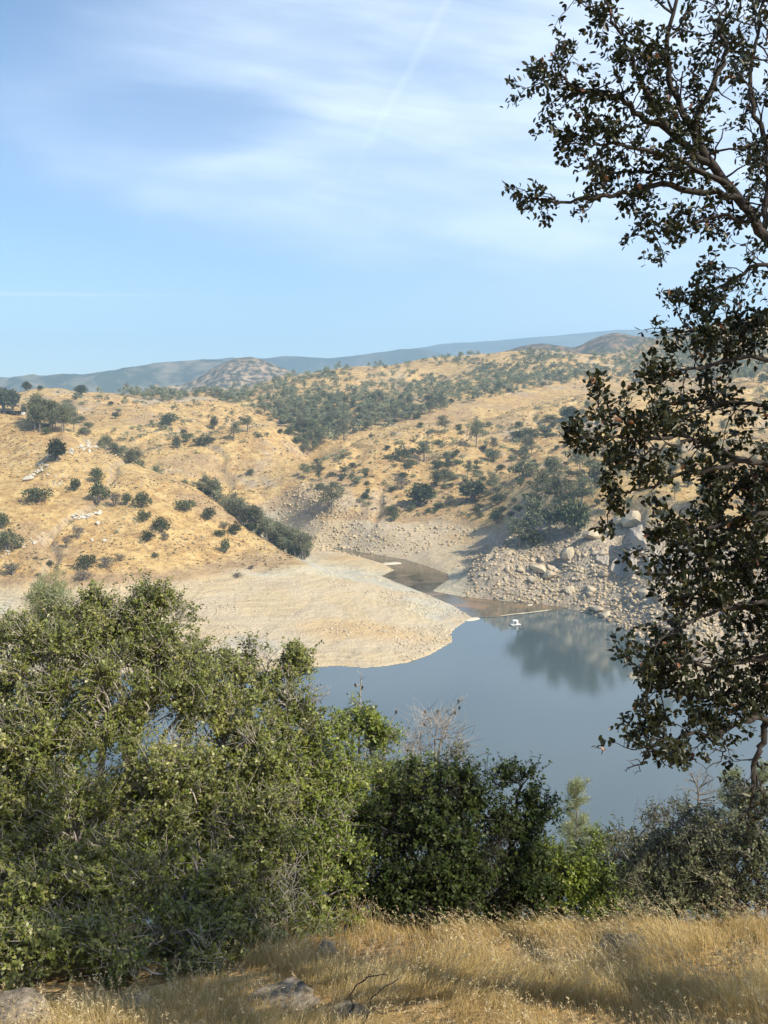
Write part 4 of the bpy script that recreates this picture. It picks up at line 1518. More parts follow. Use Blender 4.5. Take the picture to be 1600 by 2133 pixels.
def spit_sampler(n):
    out = []
    while len(out) < n:
        m = 4000
        Y = rng.uniform(446, 620, m)
        px = rng.uniform(300, 980, m)
        x = (px - 800) / F * Y
        z = H(x, Y)
        cl_ = fbm(x, Y, 38, 3, 91) + 0.25 * np.exp(-((px - 900) / 70) ** 2)
        ok = (z > 0.25) & (z < 20) & (cl_ > 0.16 + rng.uniform(-0.06, 0.12, m))
        out += list(np.stack([x, Y, z], 1)[ok])
    return np.array(out[:n])


M['rubble'] = rock_mat('rubble', (0.28, 0.215, 0.135), (0.50, 0.40, 0.26), (0.64, 0.535, 0.37), 0.12)
M['rubble_sand'] = rock_mat('rubble_sand', (0.38, 0.32, 0.23), (0.52, 0.45, 0.33), (0.62, 0.55, 0.42), 0.22)
rubble('rubble', 7200, bank_sampler, 1.8, M['rubble'], 'pale rubble covering the steep right shore')
rubble('rubble', 3600, gorge_sampler, 2.0, M['rubble'], 'grey rubble on the creek bank below the far slope')
rubble('rubble', 2600, spit_sampler, 1.0, M['rubble_sand'], 'sand-coloured stones strewn over the sandy spit')

def hill_sampler(px0, px1, Y0, Y1, zmin, thr, lam, seed):
    def f(n):
        out = []
        while len(out) < n:
            m = 6000
            Y = rng.uniform(Y0, Y1, m)
            x = (rng.uniform(px0, px1, m) - 800) / F * Y
            z = H(x, Y)
            ok = (z > zmin) & (fbm(x, Y, lam, 4, seed) > thr + rng.uniform(-0.12, 0.12, m))
            out += list(np.stack([x, Y, z], 1)[ok])
        return np.array(out[:n])
    return f


rubble('hillside_stones', 1900, hill_sampler(0, 640, 560, 860, 24, 0.18, 60, 101), 0.9, M['granite'], 'small pale stones strewn over the golden hill')
rubble('hillside_stones', 3600, hill_sampler(150, 1600, 820, 1400, 26, 0.14, 90, 103), 1.5, M['granite'], 'small pale stones strewn over the hills beyond the creek')


def brush(name, n, sampler, hr, label):
    P = sampler(n)
    n = len(P)
    k = 7
    g = Geo()
    h = rng.uniform(hr[0], hr[1], n) * (0.5 + rng.random(n) ** 2)
    Pk = np.repeat(P, k, 0)
    hk = np.repeat(h, k)
    d = rand_unit(n * k)
    d[:, 2] = np.abs(d[:, 2]) * 0.8
    g.leaves(Pk + d * [0.5, 0.5, 0.2] * hk[:, None] * 0.6, d + [0, 0, 0.8], rand_unit(n * k), hk * 0.8, hk * 0.6, np.clip(rng.normal(0.4, 0.25, n * k), 0, 1))
    tag(obj(name, g.mesh(name, [M['brush']])), label, 'brush', kind='stuff')


M['brush'] = leaf_mat('brush', [(0.0, (0.085, 0.075, 0.045)), (0.6, (0.16, 0.13, 0.075)), (1.0, (0.30, 0.23, 0.12))], 0.9, 0.1, 0.1)
brush('hillside_brush', 3200, hill_sampler(-50, 660, 555, 870, 22, -0.05, 45, 111), (0.35, 1.0), 'low dry brush speckling the golden hill')
brush('hillside_brush', 7000, hill_sampler(100, 1700, 830, 1400, 24, -0.02, 70, 113), (0.5, 1.7), 'low dry brush speckling the hills beyond the creek')
brush('hillside_brush', 3400, hill_sampler(0, 1700, 1400, 2400, 24, 0.0, 90, 115), (0.8, 2.4), 'low dry brush speckling the farthest hills')

# granite slabs of the cliff: long leaning plates
def slab_mesh(seed):
    """thick leaning plate with broken, stepped edges"""
    r = np.random.default_rng(seed)
    bm = bmesh.new()
    bmesh.ops.create_cube(bm, size=1.0)
    bmesh.ops.subdivide_edges(bm, edges=list(bm.edges), cuts=9, use_grid_fill=True)
    off = r.uniform(0, 90)
    planes = [(unit(np.array([r.normal(), r.normal() * 0.5, r.normal()])), r.uniform(0.36, 0.52)) for _ in range(9)]
    for v in bm.verts:
        p = np.array(v.co)
        for nn, d in planes:
            e = p @ nn - d
            if e > 0:
                p = p - nn * e
        st = float(vn(np.array([p[0] * 5 + off]), np.array([p[2] * 1.6 + off]), seed)[0])
        p[1] += (round(st * 5) / 5) * 0.45 * (1 if p[1] < 0 else 0) + float(vn(np.array([p[0] * 9 + off]), np.array([p[2] * 9]), seed + 3)[0]) * 0.08
        v.co = p
    me = bpy.data.meshes.new('slab')
    bm.to_mesh(me)
    bm.free()
    me.materials.append(M['granite_slab'])
    return me


SL = [slab_mesh(560 + k) for k in range(4)]
for k, (px, py, ln, wd, rot, lab) in enumerate([(1285, 1196, 80, 34, 0.5, 'leftmost leaning granite slab of the cliff'), (1320, 1190, 95, 34, 0.55, 'second leaning granite slab of the cliff, with a long shadow beside it'),
                                               (1360, 1195, 90, 40, 0.55, 'yellowish leaning granite slab in the middle of the cliff'), (1404, 1200, 90, 42, 0.6, 'right leaning granite slab of the cliff behind the oak leaves'),
                                               (1252, 1176, 46, 30, 0.5, 'small grey granite slab left above the cliff foot'), (1335, 1140, 66, 44, 0.5, 'upper streaked granite slab below the split white boulder')]):
    P = cast(px, py)
    d = P[1] / F
    o = obj('granite_slab', SL[k % 4])
    o.location = (P[0] + 0.1 * ln * d, P[1] + 0.22 * ln * d, P[2] + 0.16 * ln * d)
    o.scale = (wd * d, wd * d * 0.6, ln * d)
    o.rotation_euler = (-0.85, rot, 0.1 * (k % 3))
    tag(o, lab, 'rock slab')

# ------------------------------------------------------------------ floating restroom on the lake
def box_mesh(name, size, m, bev=0.02):
    bm = bmesh.new()
    bmesh.ops.create_cube(bm, size=1.0)
    for v in bm.verts:
        v.co = (v.co.x * size[0], v.co.y * size[1], v.co.z * size[2])
    if bev:
        bmesh.ops.bevel(bm, geom=list(bm.edges), offset=bev, segments=2, affect='EDGES')
    me = bpy.data.meshes.new(name)
    bm.to_mesh(me)
    bm.free()
    me.materials.append(m)
    return me


def part(name, size, loc, m, parent, bev=0.02):
    o = obj(name, box_mesh(name, size, m, bev), parent)
    o.location = loc
    return o


M['white_paint'] = plain_mat('white_paint', (0.80, 0.79, 0.76), 0.5, 0.06)
M['dark_paint'] = plain_mat('dark_paint', (0.035, 0.032, 0.035), 0.6, 0.2)
M['hull'] = plain_mat('hull', (0.06, 0.055, 0.05), 0.7, 0.2)
M['roof'] = plain_mat('roof', (0.07, 0.055, 0.05), 0.8, 0.2)
M['steel'] = plain_mat('steel', (0.45, 0.46, 0.47), 0.4, 0.1)
P = atz(1073, 1302, 0.0)
ft = empty('floating_restroom', (P[0], P[1], 0))
ft.rotation_euler = (0, 0, math.radians(14))
tag(ft, 'small white floating cabin with dark doors on a white raft in the lake', 'raft')
part('hull', (5.2, 4.0, 0.42), (0, 0, 0.14), M['hull'], ft, 0.08)
part('deck', (5.6, 4.4, 0.22), (0, 0, 0.46), M['white_paint'], ft, 0.04)
part('cabin', (2.7, 2.2, 2.15), (0.1, 0, 1.64), M['white_paint'], ft, 0.03)
part('roof', (3.0, 2.5, 0.16), (0.1, 0, 2.79), M['white_paint'], ft, 0.05)
for dx in (-0.78, 0.02):
    dr = part('door', (0.68, 0.05, 1.85), (0.1 + dx, -1.115, 1.52), M['dark_paint'], ft, 0.01)
    part('handle', (0.05, 0.05, 0.16), (0.24, -0.045, 0.0), M['steel'], dr, 0.0)
vp = part('vent_pipe', (0.12, 0.12, 0.5), (0.3, 0.4, 3.1), M['white_paint'], ft, 0.02)
for sx in (-2.6, 2.6):
    for sy in (-2.0, 2.0):
        part('corner_post', (0.09, 0.09, 0.9), (sx, sy, 1.0), M['white_paint'], ft, 0.01)

# ------------------------------------------------------------------ low house and white trailer on the left ridge
P = cast(16, 864)
if P is not None:
    hs = empty('low_house', (P[0], P[1] + 6, P[2]))
    tag(hs, 'low dark house with a shaded porch under trees at the left edge', 'house')
    part('wall', (17, 6, 3.0), (0, 1.5, 1.4), M['dark_paint'], hs, 0.05)
    part('roof', (19, 9, 0.5), (0, 0.5, 3.15), M['roof'], hs, 0.08)
    for dx in (-7.5, -2.5, 2.5, 7.5):
        part('porch_post', (0.3, 0.3, 3.0), (dx, -3.4, 1.4), M['bark_grey'], hs, 0.03)
    for dx in (-4.8, 4.2):
        w_ = part('window', (1.6, 0.12, 1.1), (dx, -1.56, 1.7), M['steel'], hs, 0.02)
    part('door', (1.1, 0.12, 2.1), (0, -1.56, 1.05), M['roof'], hs, 0.02)
    P = cast(42, 866)
    tr = empty('white_trailer', (P[0], P[1] + 4, P[2]))
    tag(tr, 'bright white trailer parked beside the low dark house', 'trailer')
    part('body', (5.2, 2.3, 2.2), (0, 0, 1.75), M['white_paint'], tr, 0.25)
    part('window', (1.2, 0.06, 0.6), (-0.9, -1.15, 2.0), M['dark_paint'], tr, 0.0)
    part('door', (0.7, 0.06, 1.7), (1.2, -1.15, 1.6), M['steel'], tr, 0.0)
    for dx in (-0.8, 0.3):
        g = Geo()
        an = np.linspace(0, 6.2832, 17)
        g.tube([(dx, -1.0 + 0.25 * q, 0.45) for q in (0, 1)], 0.38, 14)
        obj('wheel', g.mesh('wheel', [M['dark_paint']]), tr)
#@@PART3

# ------------------------------------------------------------------ foreground shrubs
def shrub(name, label, cat, base_px, lobes, leafm, barkm, leaf=0.042, nclump=16, twigs=26, per=9, clump_r=0.24, stem_r=0.035, group=None, bare=0.0, seed=1, curl=0.5, sparse=1.0):
    """lobes: (px, py, Y, rx px, ry px) ellipsoids of the crown; leaves sit on twigs, twigs on clumps, clumps on branches"""
    global rng
    rng = np.random.default_rng(seed)
    lg, bg_ = Geo(), Geo()
    bx = (base_px[0] - 800) / F * base_px[1]
    base = np.array([bx, base_px[1], H1(bx, base_px[1]) - 0.1])
    stems = []
    for k in range(3):
        stems.append(base + np.array([rng.normal() * 0.15, rng.normal() * 0.12, 0]))
    for li, (px, py, Y, rx, ry) in enumerate(lobes):
        c = at(px, py, Y)
        dpt = Y * 1.05
        R3 = np.array([rx / F * dpt, min(rx, ry) / F * dpt * 0.9, ry / F * dpt])
        area = (R3[0] * R3[2]) ** 0.5
        nc = max(5, int(1.3 * nclump * (area / 0.45) ** 1.6))
        b0 = stems[li % 3]
        mid = b0 * 0.5 + c * 0.5 + rng.normal(size=3) * 0.12
        mid[2] = b0[2] * 0.55 + c[2] * 0.45
        cl_ = c - np.array([0, 0, R3[2] * 0.25])
        bg_.tube(curve_pts([b0, mid, cl_], 9, 0.02), np.linspace(stem_r, stem_r * 0.5, 9), 6)
        d = rand_unit(nc)
        d[:, 2] = np.where(d[:, 2] < -0.55, -d[:, 2], d[:, 2])
        d[:, 1] -= 0.25
        d = unit(d)
        cc = c + d * R3 * np.where(rng.random((nc, 1)) < 0.3, rng.uniform(0.1, 0.6, (nc, 1)), rng.uniform(0.65, 0.98, (nc, 1)))
        for q in range(nc):
            st = cl_ + (cc[q] - cl_) * rng.uniform(0, 0.25)
            pts = curve_pts([st, (st + cc[q]) / 2 + rng.normal(size=3) * 0.06, cc[q]], 6, 0.008)
            bg_.tube(pts, np.linspace(stem_r * 0.38, 0.006, 6), 3)
            m = twigs
            cr = clump_r * rng.uniform(0.7, 1.25)
            td = unit(d[q] * 0.75 + rng.normal(size=(m, 3)) * 0.75 + [0, 0, 0.28])
            tl = cr * rng.uniform(0.55, 1.15, m)
            ta = cc[q] + rng.normal(size=(m, 3)) * cr * 0.28
            tb = ta + td * tl[:, None]
            bg_.sticks(ta, tb, 0.0032, 0.0014)
            if rng.random() < bare:
                ex = max(4, m // 2)
                td2 = unit(td[:ex] + rng.normal(size=(ex, 3)) * 0.5)
                bg_.sticks(tb[:ex], tb[:ex] + td2 * tl[:ex, None] * 0.8, 0.0022, 0.001)
                continue
            f = np.tile(np.linspace(0.25, 1.0, per), m) + rng.normal(size=m * per) * 0.04
            keep = rng.random(m * per) < sparse
            A = np.repeat(ta, per, 0)
            T = np.repeat(td, per, 0)
            Lr = np.repeat(tl, per)
            P = A + T * (f * Lr)[:, None]
            side = unit(np.cross(T, rand_unit(m * per)))
            D = unit(T * 0.45 + side)
            nn = unit(np.cross(D, np.cross(T, D)) + rng.normal(size=(m * per, 3)) * curl + [0, 0, 0.5])
            L = leaf * rng.uniform(0.7, 1.2, m * per)
            hue = np.clip(0.45 + rng.normal() * 0.17 + rng.normal(size=m * per) * 0.2, 0, 1)
            lg.leaves(P[keep], D[keep], nn[keep], L[keep], L[keep] * rng.uniform(0.46, 0.64, m * per)[keep], hue[keep])
    o = empty(name, base)
    obj('branches', bg_.mesh('branches', [barkm], base), o)
    if lg.n:
        f = obj('foliage', lg.mesh('foliage', [leafm], base), o)
        f['kind'] = 'stuff'
    tag(o, label, cat, group)
    return o


SH = 'shrub'
shrub('live_oak_shrub', 'large grey-green oak shrub filling the lower left corner of the picture', SH, (160, 9.4),
      [(330, 1330, 9.6, 95, 105), (230, 1330, 9.8, 80, 90), (120, 1400, 9.4, 120, 120), (20, 1420, 9.6, 100, 120), (-60, 1520, 9.2, 110, 150), (380, 1440, 9.2, 90, 110), (250, 1500, 9.0, 150, 140), (80, 1580, 8.8, 140, 130),
       (-20, 1720, 8.4, 130, 140), (150, 1740, 8.2, 140, 130), (320, 1660, 8.6, 130, 130), (60, 1890, 7.7, 140, 130), (230, 1890, 7.7, 130, 120), (-60, 1960, 7.5, 110, 110), (110, 1990, 7.0, 130, 80), (270, 1990, 7.05, 110, 75), (-20, 2000, 6.9, 90, 70), (300, 1262, 9.7, 45, 45), (180, 1275, 9.8, 40, 45)],
      M['shrub_leaf'], M['bark_pale'], 0.039, 17, 30, 9, 0.19, 0.04, bare=0.08, seed=21)
shrub('live_oak_shrub', 'middle oak shrub with pale bare twigs, right of the large left corner shrub', SH, (500, 9.6),
      [(560, 1420, 9.8, 90, 75), (470, 1430, 9.8, 80, 70), (600, 1480, 9.5, 60, 80), (470, 1540, 9.2, 120, 110), (560, 1600, 9.0, 110, 110), (430, 1690, 8.6, 120, 120), (560, 1760, 8.4, 120, 120), (430, 1850, 8.0, 120, 120), (570, 1890, 8.0, 110, 100), (400, 1950, 7.4, 110, 90), (540, 1950, 7.7, 100, 75), (430, 2000, 7.15, 80, 45)],
      M['shrub_leaf'], M['bark_pale'], 0.039, 16, 30, 9, 0.18, 0.036, bare=0.09, seed=22)
shrub('live_oak_shrub', 'bright green rounded oak shrub right of the two grey-green ones', SH, (670, 9.4),
      [(650, 1580, 9.4, 95, 90), (690, 1640, 9.2, 70, 80), (620, 1680, 9.0, 100, 90), (700, 1760, 8.8, 80, 100), (660, 1850, 8.5, 90, 100), (690, 1930, 8.3, 70, 60)],
      M['bright_leaf'], M['bark_pale'], 0.040, 17, 27, 9, 0.2, 0.03, bare=0.05, seed=23)
shrub('live_oak_shrub', 'small leafy crown rising before the lake at the foot of a dead cone-topped stem', SH, (770, 11.0),
      [(765, 1520, 11.0, 50, 38), (800, 1545, 11.0, 28, 30), (735, 1500, 11.0, 26, 25)], M['bright_leaf'], M['bark_pale'], 0.042, 15, 26, 9, 0.16, 0.03, seed=24)
shrub('sparse_shrub', 'thin grey half-bare shrub with pale twigs before the lake', SH, (910, 11.5),
      [(905, 1530, 11.5, 50, 48), (940, 1570, 11.5, 42, 40), (870, 1570, 11.4, 40, 40), (790, 1590, 11.0, 50, 40)], M['grey_leaf'], M['bark_pale'], 0.036, 12, 22, 7, 0.2, 0.022, bare=0.5, seed=25, sparse=0.75)
shrub('live_oak_shrub', 'sunlit yellow-green shrub between the rounded shrub and the dark shaded ones', SH, (800, 10.0),
      [(790, 1660, 10.0, 70, 70), (850, 1620, 10.0, 60, 50), (750, 1720, 9.6, 60, 80), (830, 1740, 9.6, 60, 80)], M['bright_leaf'], M['bark_grey'], 0.040, 16, 26, 9, 0.2, 0.03, seed=26)
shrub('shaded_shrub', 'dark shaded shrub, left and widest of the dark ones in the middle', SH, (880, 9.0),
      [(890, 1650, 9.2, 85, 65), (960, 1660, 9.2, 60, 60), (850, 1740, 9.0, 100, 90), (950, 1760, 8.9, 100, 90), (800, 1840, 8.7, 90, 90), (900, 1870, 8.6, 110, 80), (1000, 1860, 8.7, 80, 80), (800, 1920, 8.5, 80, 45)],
      M['shaded_leaf'], M['bark_dark'], 0.044, 16, 26, 8, 0.21, 0.04, bare=0.12, seed=27)
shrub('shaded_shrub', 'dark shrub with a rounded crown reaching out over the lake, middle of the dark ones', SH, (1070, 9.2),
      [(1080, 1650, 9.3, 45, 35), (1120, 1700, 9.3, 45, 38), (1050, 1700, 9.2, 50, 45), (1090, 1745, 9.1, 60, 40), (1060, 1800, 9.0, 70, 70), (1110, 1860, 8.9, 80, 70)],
      M['shaded_leaf'], M['bark_dark'], 0.046, 15, 24, 8, 0.17, 0.03, seed=28)
shrub('live_oak_shrub', 'low shrub at the gap with a sunlit right edge, right of the dark ones', SH, (1190, 9.2),
      [(1150, 1820, 9.3, 60, 55), (1200, 1840, 9.4, 60, 60), (1235, 1870, 9.5, 42, 50), (1170, 1890, 9.2, 70, 40)],
      M['bright_leaf'], M['bark_dark'], 0.044, 16, 26, 8, 0.17, 0.028, seed=29)
shrub('live_oak_shrub', 'small yellow-green bush in the gap, in front of the pale pine', SH, (1240, 12.5),
      [(1235, 1775, 12.6, 42, 42), (1215, 1800, 12.5, 40, 40)], M['bright_leaf'], M['bark_grey'], 0.042, 15, 24, 8, 0.2, 0.025, seed=30)
shrub('grey_shrub', 'grey brushy shrub in shade at the right, left of the pale-leaved one', SH, (1380, 9.4),
      [(1330, 1760, 9.8, 55, 50), (1400, 1750, 9.6, 70, 60), (1340, 1830, 9.4, 75, 70), (1430, 1830, 9.3, 80, 80), (1380, 1890, 9.1, 100, 50)],
      M['grey_leaf'], M['bark_grey'], 0.036, 16, 28, 8, 0.19, 0.03, bare=0.2, seed=31)
shrub('grey_shrub', 'pale-leaved shrub in the lower right corner with sunlit patches', SH, (1530, 9.2),
      [(1500, 1740, 9.4, 60, 60), (1570, 1720, 9.5, 60, 70), (1490, 1820, 9.2, 70, 70), (1580, 1820, 9.1, 80, 80), (1540, 1890, 9.0, 110, 50), (1660, 1780, 9.3, 80, 120)],
      M['grey_leaf'], M['bark_grey'], 0.040, 16, 26, 8, 0.2, 0.03, bare=0.2, seed=32)


shrub('live_oak_shrub', 'green shrub farther down the slope, seen through gaps in the left shrubs', SH, (330, 13.0),
      [(40, 1700, 13.0, 130, 130), (220, 1720, 13.0, 130, 130), (400, 1740, 13.0, 130, 120), (560, 1760, 12.6, 110, 120), (130, 1880, 12.4, 150, 110), (330, 1880, 12.4, 150, 110), (520, 1890, 12.2, 130, 100), (680, 1820, 12.0, 110, 110)],
      M['bright_leaf'], M['bark_grey'], 0.085, 7, 24, 8, 0.38, 0.05, seed=33)
shrub('live_oak_shrub', 'green shrub farther down the slope, filling the gap under the pale pine', SH, (1260, 13.5),
      [(1190, 1850, 13.0, 90, 70), (1270, 1850, 13.2, 80, 60), (1340, 1860, 13.4, 90, 70), (1260, 1900, 12.4, 120, 60), (1440, 1870, 13.0, 110, 80), (1080, 1870, 12.6, 100, 70), (940, 1860, 12.6, 120, 80)],
      M['bright_leaf'], M['bark_grey'], 0.06, 8, 24, 8, 0.28, 0.04, seed=34)


# ------------------------------------------------------------------ pines standing down the slope
def near_pine(label, px, top_py, Y, wpx, nbr, seed, low_py):
    global rng
    rng = np.random.default_rng(seed)
    top = at(px, top_py, Y)
    gz = H1(top[0], Y)
    base = np.array([top[0], Y, gz - 0.2])
    tg, lg = Geo(), Geo()
    n = 14
    tp = np.linspace(0, 1, n)[:, None]
    line = base * (1 - tp) + top * tp
    line[:, :2] += rng.normal(size=(n, 2)) * 0.05
    tg.tube(line, np.linspace(0.16, 0.02, n), 7)
    hgt = top[2] - base[2]
    lowz = at(px, low_py, Y)[2]
    for k in range(nbr):
        f = rng.uniform(0, 1) ** 0.8
        z = lowz + (top[2] - lowz) * f
        b = np.array([top[0], Y, z])
        wid = wpx / F * Y * 0.5 * (1.0 - 0.62 * f) * rng.uniform(0.45, 1.1)
        an = rng.uniform(0, 6.283)
        e = b + np.array([math.cos(an) * wid, math.sin(an) * wid, 0.25 + rng.uniform(0.0, 0.5)])
        tg.tube(curve_pts([b, (b + e) / 2 + [0, 0, -0.06], e], 5), np.linspace(0.03, 0.008, 5), 4)
        m = 130
        c = e + (b - e) * (rng.random((m, 1)) ** 2 * 0.7)
        dr = unit(rng.normal(size=(m, 3)) + [0, 0, 0.9])
        lg.leaves(c + rng.normal(size=(m, 3)) * 0.09, dr, rand_unit(m), rng.uniform(0.16, 0.30, m), rng.uniform(0.012, 0.03, m) * (Y / 40) ** 0.5, np.clip(rng.normal(0.5, 0.25, m), 0, 1))
    o = empty('foothill_pine', base)
    obj('trunk', tg.mesh('trunk', [M['bark_grey']], base), o)
    f = obj('needles', lg.mesh('needles', [M['needle']], base), o)
    f['kind'] = 'stuff'
    tag(o, label, 'pine')


near_pine('pale sunlit pine before the water in the gap between the near shrubs', 1203, 1645, 52, 105, 70, 41, 1830)
near_pine('pale pine top behind the lower right shrubs', 1525, 1622, 60, 90, 45, 42, 1720)
near_pine('pale feathery pine top showing above the large left corner shrub', 100, 1222, 30, 150, 48, 43, 1380)
near_pine('pale pine top at the far right, behind the hanging oak branch', 1590, 1600, 64, 80, 36, 44, 1700)


# ------------------------------------------------------------------ dead, bare stems
def bare_tree(name, label, cat, pts, Y, r0, nbr, blen, seed, cones=0, m=None, sub=3):
    global rng
    rng = np.random.default_rng(seed)
    g = Geo()
    line = curve_pts([at(a, b, Y) for a, b in pts], 14, 0.004)
    g.tube(line, np.linspace(r0, r0 * 0.25, 14), 6)
    ends = []
    for k in range(nbr):
        t = rng.uniform(0.25, 1.0)
        b = line[int(t * 13)]
        d = unit(np.array([rng.normal(), rng.normal() * 0.6, rng.uniform(0.1, 0.9)]))
        L = blen * rng.uniform(0.4, 1.0) * (1.25 - 0.6 * t)
        e = b + d * L
        g.tube(curve_pts([b, (b + e) / 2 + rng.normal(size=3) * L * 0.08, e], 5), np.linspace(r0 * 0.32, r0 * 0.1, 5), 4)
        ends.append(e)
        for q in range(sub):
            bb = b + (e - b) * rng.uniform(0.3, 1)
            dd = unit(d + rng.normal(size=3) * 0.8)
            e2 = bb + dd * L * rng.uniform(0.25, 0.5)
            g.sticks(bb[None], e2[None], r0 * 0.14, r0 * 0.05)
            for w in range(2):
                b3 = bb + (e2 - bb) * rng.uniform(0.4, 1)
                g.sticks(b3[None], (b3 + unit(dd + rng.normal(size=3) * 0.8) * L * 0.2)[None], r0 * 0.08, r0 * 0.04)
    base = line[0].copy()
    o = empty(name, base)
    obj('branches', g.mesh('branches', [m or M['bark_pale']], base), o)
    for k in range(cones):
        P = (line[-1 - k % 5] if k % 2 else ends[k % len(ends)]) + rng.normal(size=3) * 0.02
        c = obj('cone', CONE, o)
        c.location = P - base
        c.scale = (0.032, 0.032, 0.048)
        c.rotation_euler = (rng.uniform(-0.6, 0.6), rng.uniform(-0.6, 0.6), 0)
    tag(o, label, cat)
    return o


def cone_mesh():
    g = Geo()
    for k in range(60):
        z = k / 60
        an = k * 2.4
        r = 0.45 * math.sin(math.pi * (0.12 + 0.86 * z)) ** 0.8
        p = np.array([[0, 0, z - 0.5]])
        d = np.array([[math.cos(an), math.sin(an), 0.55]])
        g.leaves(p + d * 0.1, d, np.array([[0, 0, 1.0]]), r + 0.08, 0.32, [0.5])
    return g.mesh('cone', [M['bark_grey']])


CONE = cone_mesh()
DS = 'dead tree'
bare_tree('dead_stem', 'dead pale stem with cones rising before the lake, left and tallest', DS, [(752, 1640), (748, 1540), (750, 1470), (752, 1415)], 11.3, 0.022, 10, 0.28, 51, 5)
bare_tree('dead_stem', 'dead cone-bearing stem leaning right, before the lake', DS, [(905, 1640), (915, 1560), (938, 1495), (960, 1452)], 11.7, 0.02, 12, 0.28, 52, 5)
bare_tree('dead_stem', 'short dead twig stem between the two cone-bearing stems', DS, [(800, 1600), (806, 1540), (830, 1468)], 11.5, 0.013, 8, 0.2, 53, 2)
bare_tree('dead_stem', 'thin dead twig with small cones left of the leaning stem', DS, [(880, 1600), (876, 1540), (885, 1478)], 11.6, 0.012, 8, 0.2, 54, 2)
bare_tree('bare_tree', 'leafless dark tree rising above the lower right shrubs', DS, [(1450, 1800), (1448, 1720), (1456, 1660), (1440, 1610)], 13, 0.03, 26, 0.42, 55, 0, M['bark_grey'], 4)
bare_tree('bare_tree', 'thin leafless twigs above the grey shrub at the right', DS, [(1372, 1790), (1365, 1740), (1350, 1690)], 11.5, 0.014, 16, 0.32, 56, 0, M['bark_grey'], 4)

# ------------------------------------------------------------------ the near oak on the right
rng = np.random.default_rng(61)
OB, OLP, OLD, OLN, OLL = Geo(), [], [], [], []
OAK_BASE = np.array([3.75, 4.9, H1(3.75, 4.9) - 0.15])


def rosette(P, d, n, sz=0.030):
    for k in range(n):
        D = unit(d * rng.uniform(0.2, 0.9) + rng.normal(size=3) * 0.75)
        OLP.append(P + rng.normal(size=3) * 0.014)
        OLD.append(D)
        OLN.append(unit(rng.normal(size=3) + [0, 0, 0.8]))
        OLL.append(sz * rng.uniform(0.65, 1.2))


def twig(P, d, L, r, depth, leafy, dens=1.0):
    n = 5
    d = unit(d)
    pts = [P]
    dd = d.copy()
    for k in range(n - 1):
        dd = unit(dd + rng.normal(size=3) * 0.28 + [0, 0, 0.04])
        pts.append(pts[-1] + dd * L / (n - 1))
    pts = np.array(pts)
    OB.tube(pts, np.linspace(r, r * 0.45, n), 3)
    if depth > 0:
        m = max(1, int(round(2.1 * dens)))
        for k in range(m):
            i = rng.integers(1, n)
            twig(pts[i], unit(dd + rng.normal(size=3) * 0.85), L * rng.uniform(0.4, 0.72), r * 0.5, depth - 1, leafy, dens)
    if leafy > 0:
        if depth == 0:
            for i in range(2, n):
                if rng.random() < leafy:
                    rosette(pts[i], dd, rng.integers(4, 7))
            if rng.random() < leafy:
                rosette(pts[-1], dd, rng.integers(4, 8))
        elif rng.random() < leafy:
            rosette(pts[-1], dd, rng.integers(3, 6))


def limb(pts, Y0, Y1, r0, r1, ntw, tl, leafy=0.9, start=0.15, dens=1.0, depth=1):
    Ys = np.linspace(Y0, Y1, len(pts))
    line = curve_pts([at(a, b, y) for (a, b), y in zip(pts, Ys)], max(8, 4 * len(pts)), 0.006)
    n = len(line)
    OB.tube(line, np.linspace(r0 * 0.8, r1 * 0.8, n), 7)
    for k in range(int(ntw * 1.08)):
        t = start + (1 - start) * (k + rng.random()) / int(ntw * 1.08)
        i = min(n - 2, int(t * (n - 1)))
        d = unit(line[i + 1] - line[i])
        sd = unit(d * 0.55 + rng.normal(size=3) * [0.7, 0.6, 0.75])
        twig(line[i], sd, tl * rng.uniform(0.6, 1.2), max(r1 * 0.8, 0.0035), depth, leafy, dens)
    twig(line[-1], unit(line[-1] - line[-3]), tl * 0.35, r1 * 0.8, depth, leafy, dens)
    return line


L1 = limb([(1760, 760), (1680, 610), (1590, 480), (1500, 365), (1440, 270), (1400, 180), (1390, 90), (1420, -40)], 4.7, 4.5, 0.040, 0.009, 30, 0.20)
limb([(1560, 440), (1525, 409), (1431, 394), (1375, 384), (1319, 397), (1274, 405), (1225, 411), (1169, 420), (1124, 414), (1098, 412)], 4.6, 4.4, 0.022, 0.004, 15, 0.12, 0.8, 0.3, depth=1)
limb([(1480, 340), (1394, 274), (1330, 240), (1300, 210), (1240, 195), (1202, 184), (1170, 163), (1145, 148)], 4.6, 4.3, 0.022, 0.005, 27, 0.17, 0.95, 0.1)
limb([(1394, 274), (1345, 190), (1305, 100), (1275, 40), (1250, -30)], 4.5, 4.4, 0.016, 0.005, 16, 0.17, 0.9, 0.25)
limb([(1440, 270), (1480, 190), (1510, 110), (1500, 40), (1540, -40)], 4.6, 4.7, 0.02, 0.006, 22, 0.22, 0.95, 0.1)
limb([(1590, 480), (1600, 380), (1590, 280), (1560, 180), (1580, 60), (1600, -40)], 4.8, 5.0, 0.022, 0.007, 30, 0.24, 0.95, 0.05)
limb([(1520, 390), (1440, 345), (1360, 318), (1290, 300), (1235, 305), (1200, 298)], 4.5, 4.3, 0.015, 0.004, 24, 0.16, 0.9, 0.15)
limb([(1580, 470), (1500, 450), (1440, 470), (1390, 480), (1340, 495)], 4.6, 4.4, 0.012, 0.004, 17, 0.15, 0.9, 0.15)
limb([(1520, 390), (1420, 350), (1350, 355), (1290, 360), (1240, 350)], 4.7, 4.6, 0.012, 0.004, 16, 0.15, 0.85, 0.15)
